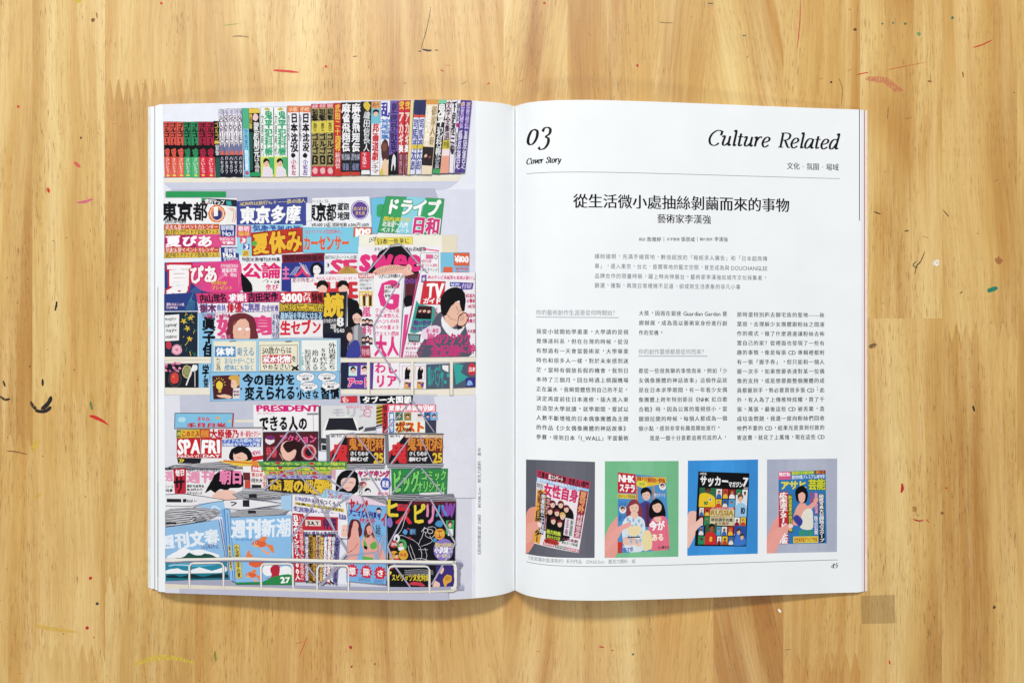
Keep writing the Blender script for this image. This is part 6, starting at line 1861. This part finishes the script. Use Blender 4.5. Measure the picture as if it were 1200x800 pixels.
RED, DK, GRN, PNK, YEL, BRN = '#c8281c', '#221a18', '#2f7a4c', '#d0607c', '#dfc23c', '#7a4a28'
big = [
    ('s', [(320, 82.5), (334, 83.5), (350, 85)], 2.8, RED, 1.2), ('s', [(60, 476), (56, 480), (50, 482), (41, 481)], 4.6, DK, 1.4), ('s', [(60, 464), (58, 470), (53, 476), (48, 479)], 5.2, DK, 1.5),
    ('s', [(36, 470), (39, 476), (44, 480)], 4, DK, .7), ('s', [(0, 464), (6, 468), (12, 467)], 3, DK, .8), ('s', [(4, 446), (6, 453)], 2.2, DK, .8), ('s', [(50, 444), (50, 452)], 3, DK, 1),
    ('s', [(66.5, 353), (66, 358), (64.5, 364)], 2.4, DK, 1.2), ('s', [(105, 487), (112, 489), (124, 495)], 4, RED, 1.1), ('s', [(118, 492), (128, 498)], 2, RED, .8), ('s', [(106, 470), (108, 480)], 2.6, GRN, .7),
    ('s', [(90, 237.5), (99, 236.5), (109, 233)], 3.0, PNK, .95), ('s', [(56, 220), (57.5, 226)], 3, RED, 1.1), ('s', [(87, 190), (94, 196)], 4.2, '#d8584c', .8),
    ('s', [(495, 58), (502, 59.5), (506, 59)], 2.2, DK, 1.3), ('s', [(490, 60.5), (494, 60)], 1.2, DK, 1), ('s', [(509, 59), (514, 59)], 1.0, DK, .9), ('s', [(505, 8), (501, 30), (493, 59)], .9, '#4a4a30', .8),
    ('s', [(413, 66.5), (419, 66)], 1.0, '#3a4030', .9), ('s', [(516, 82), (520, 84)], 1.6, RED, .8), ('s', [(571, 99), (574, 97)], 1.8, RED, 1.1),
    ('s', [(1014, 92), (1025, 93), (1038, 95), (1050, 104), (1058, 106)], 8, '#d2785c', .42), ('s', [(1003, 88), (1012, 86), (1018, 85)], 1.2, RED, .8), ('s', [(1040, 82), (1060, 78), (1086, 73)], .8, RED, .55),
    ('s', [(1140, 56), (1150, 53), (1163, 47)], 1.5, RED, .9), ('s', [(938, 0), (937, 30), (934, 58)], 1.3, '#c8443c', .75), ('s', [(1157, 341), (1163, 339), (1169, 337)], 5.4, '#1f7a60', 1.0),
    ('s', [(1057, 566), (1057.5, 572), (1056, 577)], 3.4, '#b51c28', 1.3), ('s', [(1070, 608), (1077, 610), (1082, 609)], 1.8, '#a81c28', 1.0), ('s', [(1085, 608), (1089, 612)], 1.2, RED, .8), ('s', [(1042, 773), (1043, 778)], 1.8, RED, 1.1),
    ('s', [(1072, 322), (1074, 312), (1079, 306), (1084, 294)], 1.3, DK, .9), ('s', [(1074, 306), (1070, 311), (1076, 314)], 1.2, DK, .8), ('s', [(1105, 246), (1112, 254)], 1.2, DK, .8), ('s', [(1140, 475), (1142, 482)], 2.4, DK, 1.0),
    ('s', [(1125, 344), (1128, 341)], 1.4, BRN, 1), ('s', [(1018, 407), (1027, 403)], 5, '#6a4a38', .6), ('s', [(1024, 248), (1032, 251)], 1.4, DK, .8), ('s', [(1060, 271), (1065, 270)], 1.6, DK, .9),
    ('s', [(155, 779), (175, 772), (200, 770), (228, 776)], 6, '#e0c648', .52), ('s', [(38, 528), (42, 520), (46, 514)], 6, '#e0c04c', .5), ('s', [(40, 583), (48, 578)], 4, '#e0b84c', .5), ('s', [(40, 732), (58, 736), (90, 740)], 5, '#dfb84c', .48),
    ('s', [(252, 762), (252, 768), (253, 774)], 2.6, '#7a8a2c', .7), ('s', [(360, 745), (355, 758), (350, 770)], .8, RED, .8), ('s', [(750, 746), (756, 750), (750, 764)], 1.6, '#9a9aa0', .5) if 0 else ('s', [(912, 713), (915, 717)], 2.4, '#f2f0ea', 1.4),
    ('b', 1097, 308, 3.6, '#f4f2ee', .72), ('b', 411, 758, 2.0, '#a8141c', 1.4), ('b', 412, 780.5, 1.4, '#a8141c', 1.4), ('b', 102, 735, 2.0, '#b5141c', 1.4), ('b', 106, 677, 2.0, '#b5141c', 1.4),
    ('b', 189, 4, 1.6, RED, 1.3), ('b', 92, 0.5, 3, '#c8a81c', 1), ('b', 747, 77, 1.6, '#b5141c', 1.4), ('b', 638, 4, 1.4, '#b5141c', 1.3), ('b', 382, 78, 1.6, '#c8281c', 1.3), ('b', 21.5, 125, 1.7, RED, 1.3), ('b', 114, 707, 1.8, '#1f3a30', 1.3),
    ('s', [(702, 757), (708, 758)], 1.8, '#c8283c', .9), ('s', [(716, 761), (719, 762)], 1.4, '#c8283c', .9), ('b', 742, 766, 1.4, '#2a6a3c', 1.2), ('s', [(8, 528), (18, 529), (32, 532)], 1.3, '#7a4a2c', .8), ('s', [(272, 43), (282, 42.5), (292, 44)], 1.3, '#7a5a38', .8),
    ('s', [(262, 30), (270, 29), (280, 28)], 1.2, '#a0b03c', .7), ('s', [(772, 26), (780, 27), (789, 27)], 1.1, '#7a6a40', .8), ('s', [(829, 4), (836, 4.5)], 1.4, '#3a6a50', .9), ('s', [(870, 42), (874, 42)], 1.6, '#3a7a50', .9),
    ('b', 1061, 28, 1.5, '#1f6a4c', 1.2), ('b', 1034, 28, 1.3, '#2a7a54', 1.0), ('b', 1046.5, 27, 1.2, '#2a7a54', 1.0), ('b', 1116, 21, 1.7, '#3a7a5c', .9), ('b', 1077, 40, 2.2, '#4a9a64', .7), ('b', 1002, 35, 1.8, '#5a3a1c', 1.2), ('b', 974, 96.5, 1.4, '#1c1410', 1.3),
    ('b', 109, 24, 2.2, '#7a4a20', 1.1), ('s', [(113, 15), (114, 22)], 1.4, '#8a5a30', .8), ('b', 1170, 305, 4.5, '#a8683c', .6), ('b', 95, 161.5, 1.2, DK, 1.3), ('b', 1165, 711, 2.0, '#4a3a2c', 1.0), ('b', 1072, 596, 3, '#a87840', .6), ('b', 1104, 601, 1.8, '#8a5a30', .8),
    ('s', [(1128, 84), (1129, 91)], 1.8, '#8a5a28', .9), ('s', [(1087, 95), (1092, 96)], 2, '#8a5028', .8), ('s', [(983, 92), (987, 104), (986, 124)], .9, '#6a5030', .7), ('s', [(1041, 125), (1040, 140)], .9, '#6a5030', .7),
]
for it in big:
    mk = Marks()
    if it[0] == 's':
        mk.stroke(*it[1:])
    else:
        mk.blob(*it[1:])
    mk.build('paint_mark')
# sticker ghost: a square of grey residue near the magazine's lower right corner
sq = Marks()
sq.poly([(1009, 697.5), (1020, 697.2), (1048.5, 696.5), (1048.8, 712), (1049.5, 729.5), (1030, 730.2), (1010, 730.5)], '#6e5e42', .6)
o = sq.build('tape_residue')
m_, n_, l_, b_ = newmat('tape residue')
b_.inputs['Base Color'].default_value = (.26, .165, .07, 1); b_.inputs['Alpha'].default_value = .24; b_.inputs['Roughness'].default_value = .55
o.data.materials.clear(); o.data.materials.append(m_)
# fine spatter, beyond counting
sp = Marks()
for i in range(520):
    x, y = rm.uniform(-150, 1350), rm.uniform(-150, 950)
    if 165 < x < 1025 and 112 < y < 708:
        continue
    c = rm.choice([RED, RED, RED, '#b5301c', DK, '#4a3420', '#5a3a20', GRN, '#7a4a28'])
    if x < 420 or rm.random() < .5:
        sp.blob(x, y, abs(rm.gauss(.15, .25)) + .28, c, rm.uniform(.6, 1.05))
for i in range(110):
    x, y = rm.uniform(-100, 1300), rm.uniform(-100, 900)
    if 165 < x < 1025 and 112 < y < 708:
        continue
    t = rm.choice([0, 0, math.pi / 2]) + rm.gauss(0, .35); ln = rm.uniform(2, 9)
    sp.stroke([(x, y), (x + ln * math.cos(t), y + ln * math.sin(t))], rm.uniform(.4, .8), rm.choice(['#5a4428', '#3a3020', '#7a5030', RED]), rm.uniform(.4, .65))
sp.build('paint_spatter', 'stuff')

print('max layers', int(CV_LEFT.h.max()), [ (n,int(c.h.max())) for n,c in PARTS_R if n=='photo_print'], 'tris', sum(len(i[0]) for i in CV_LEFT.items))
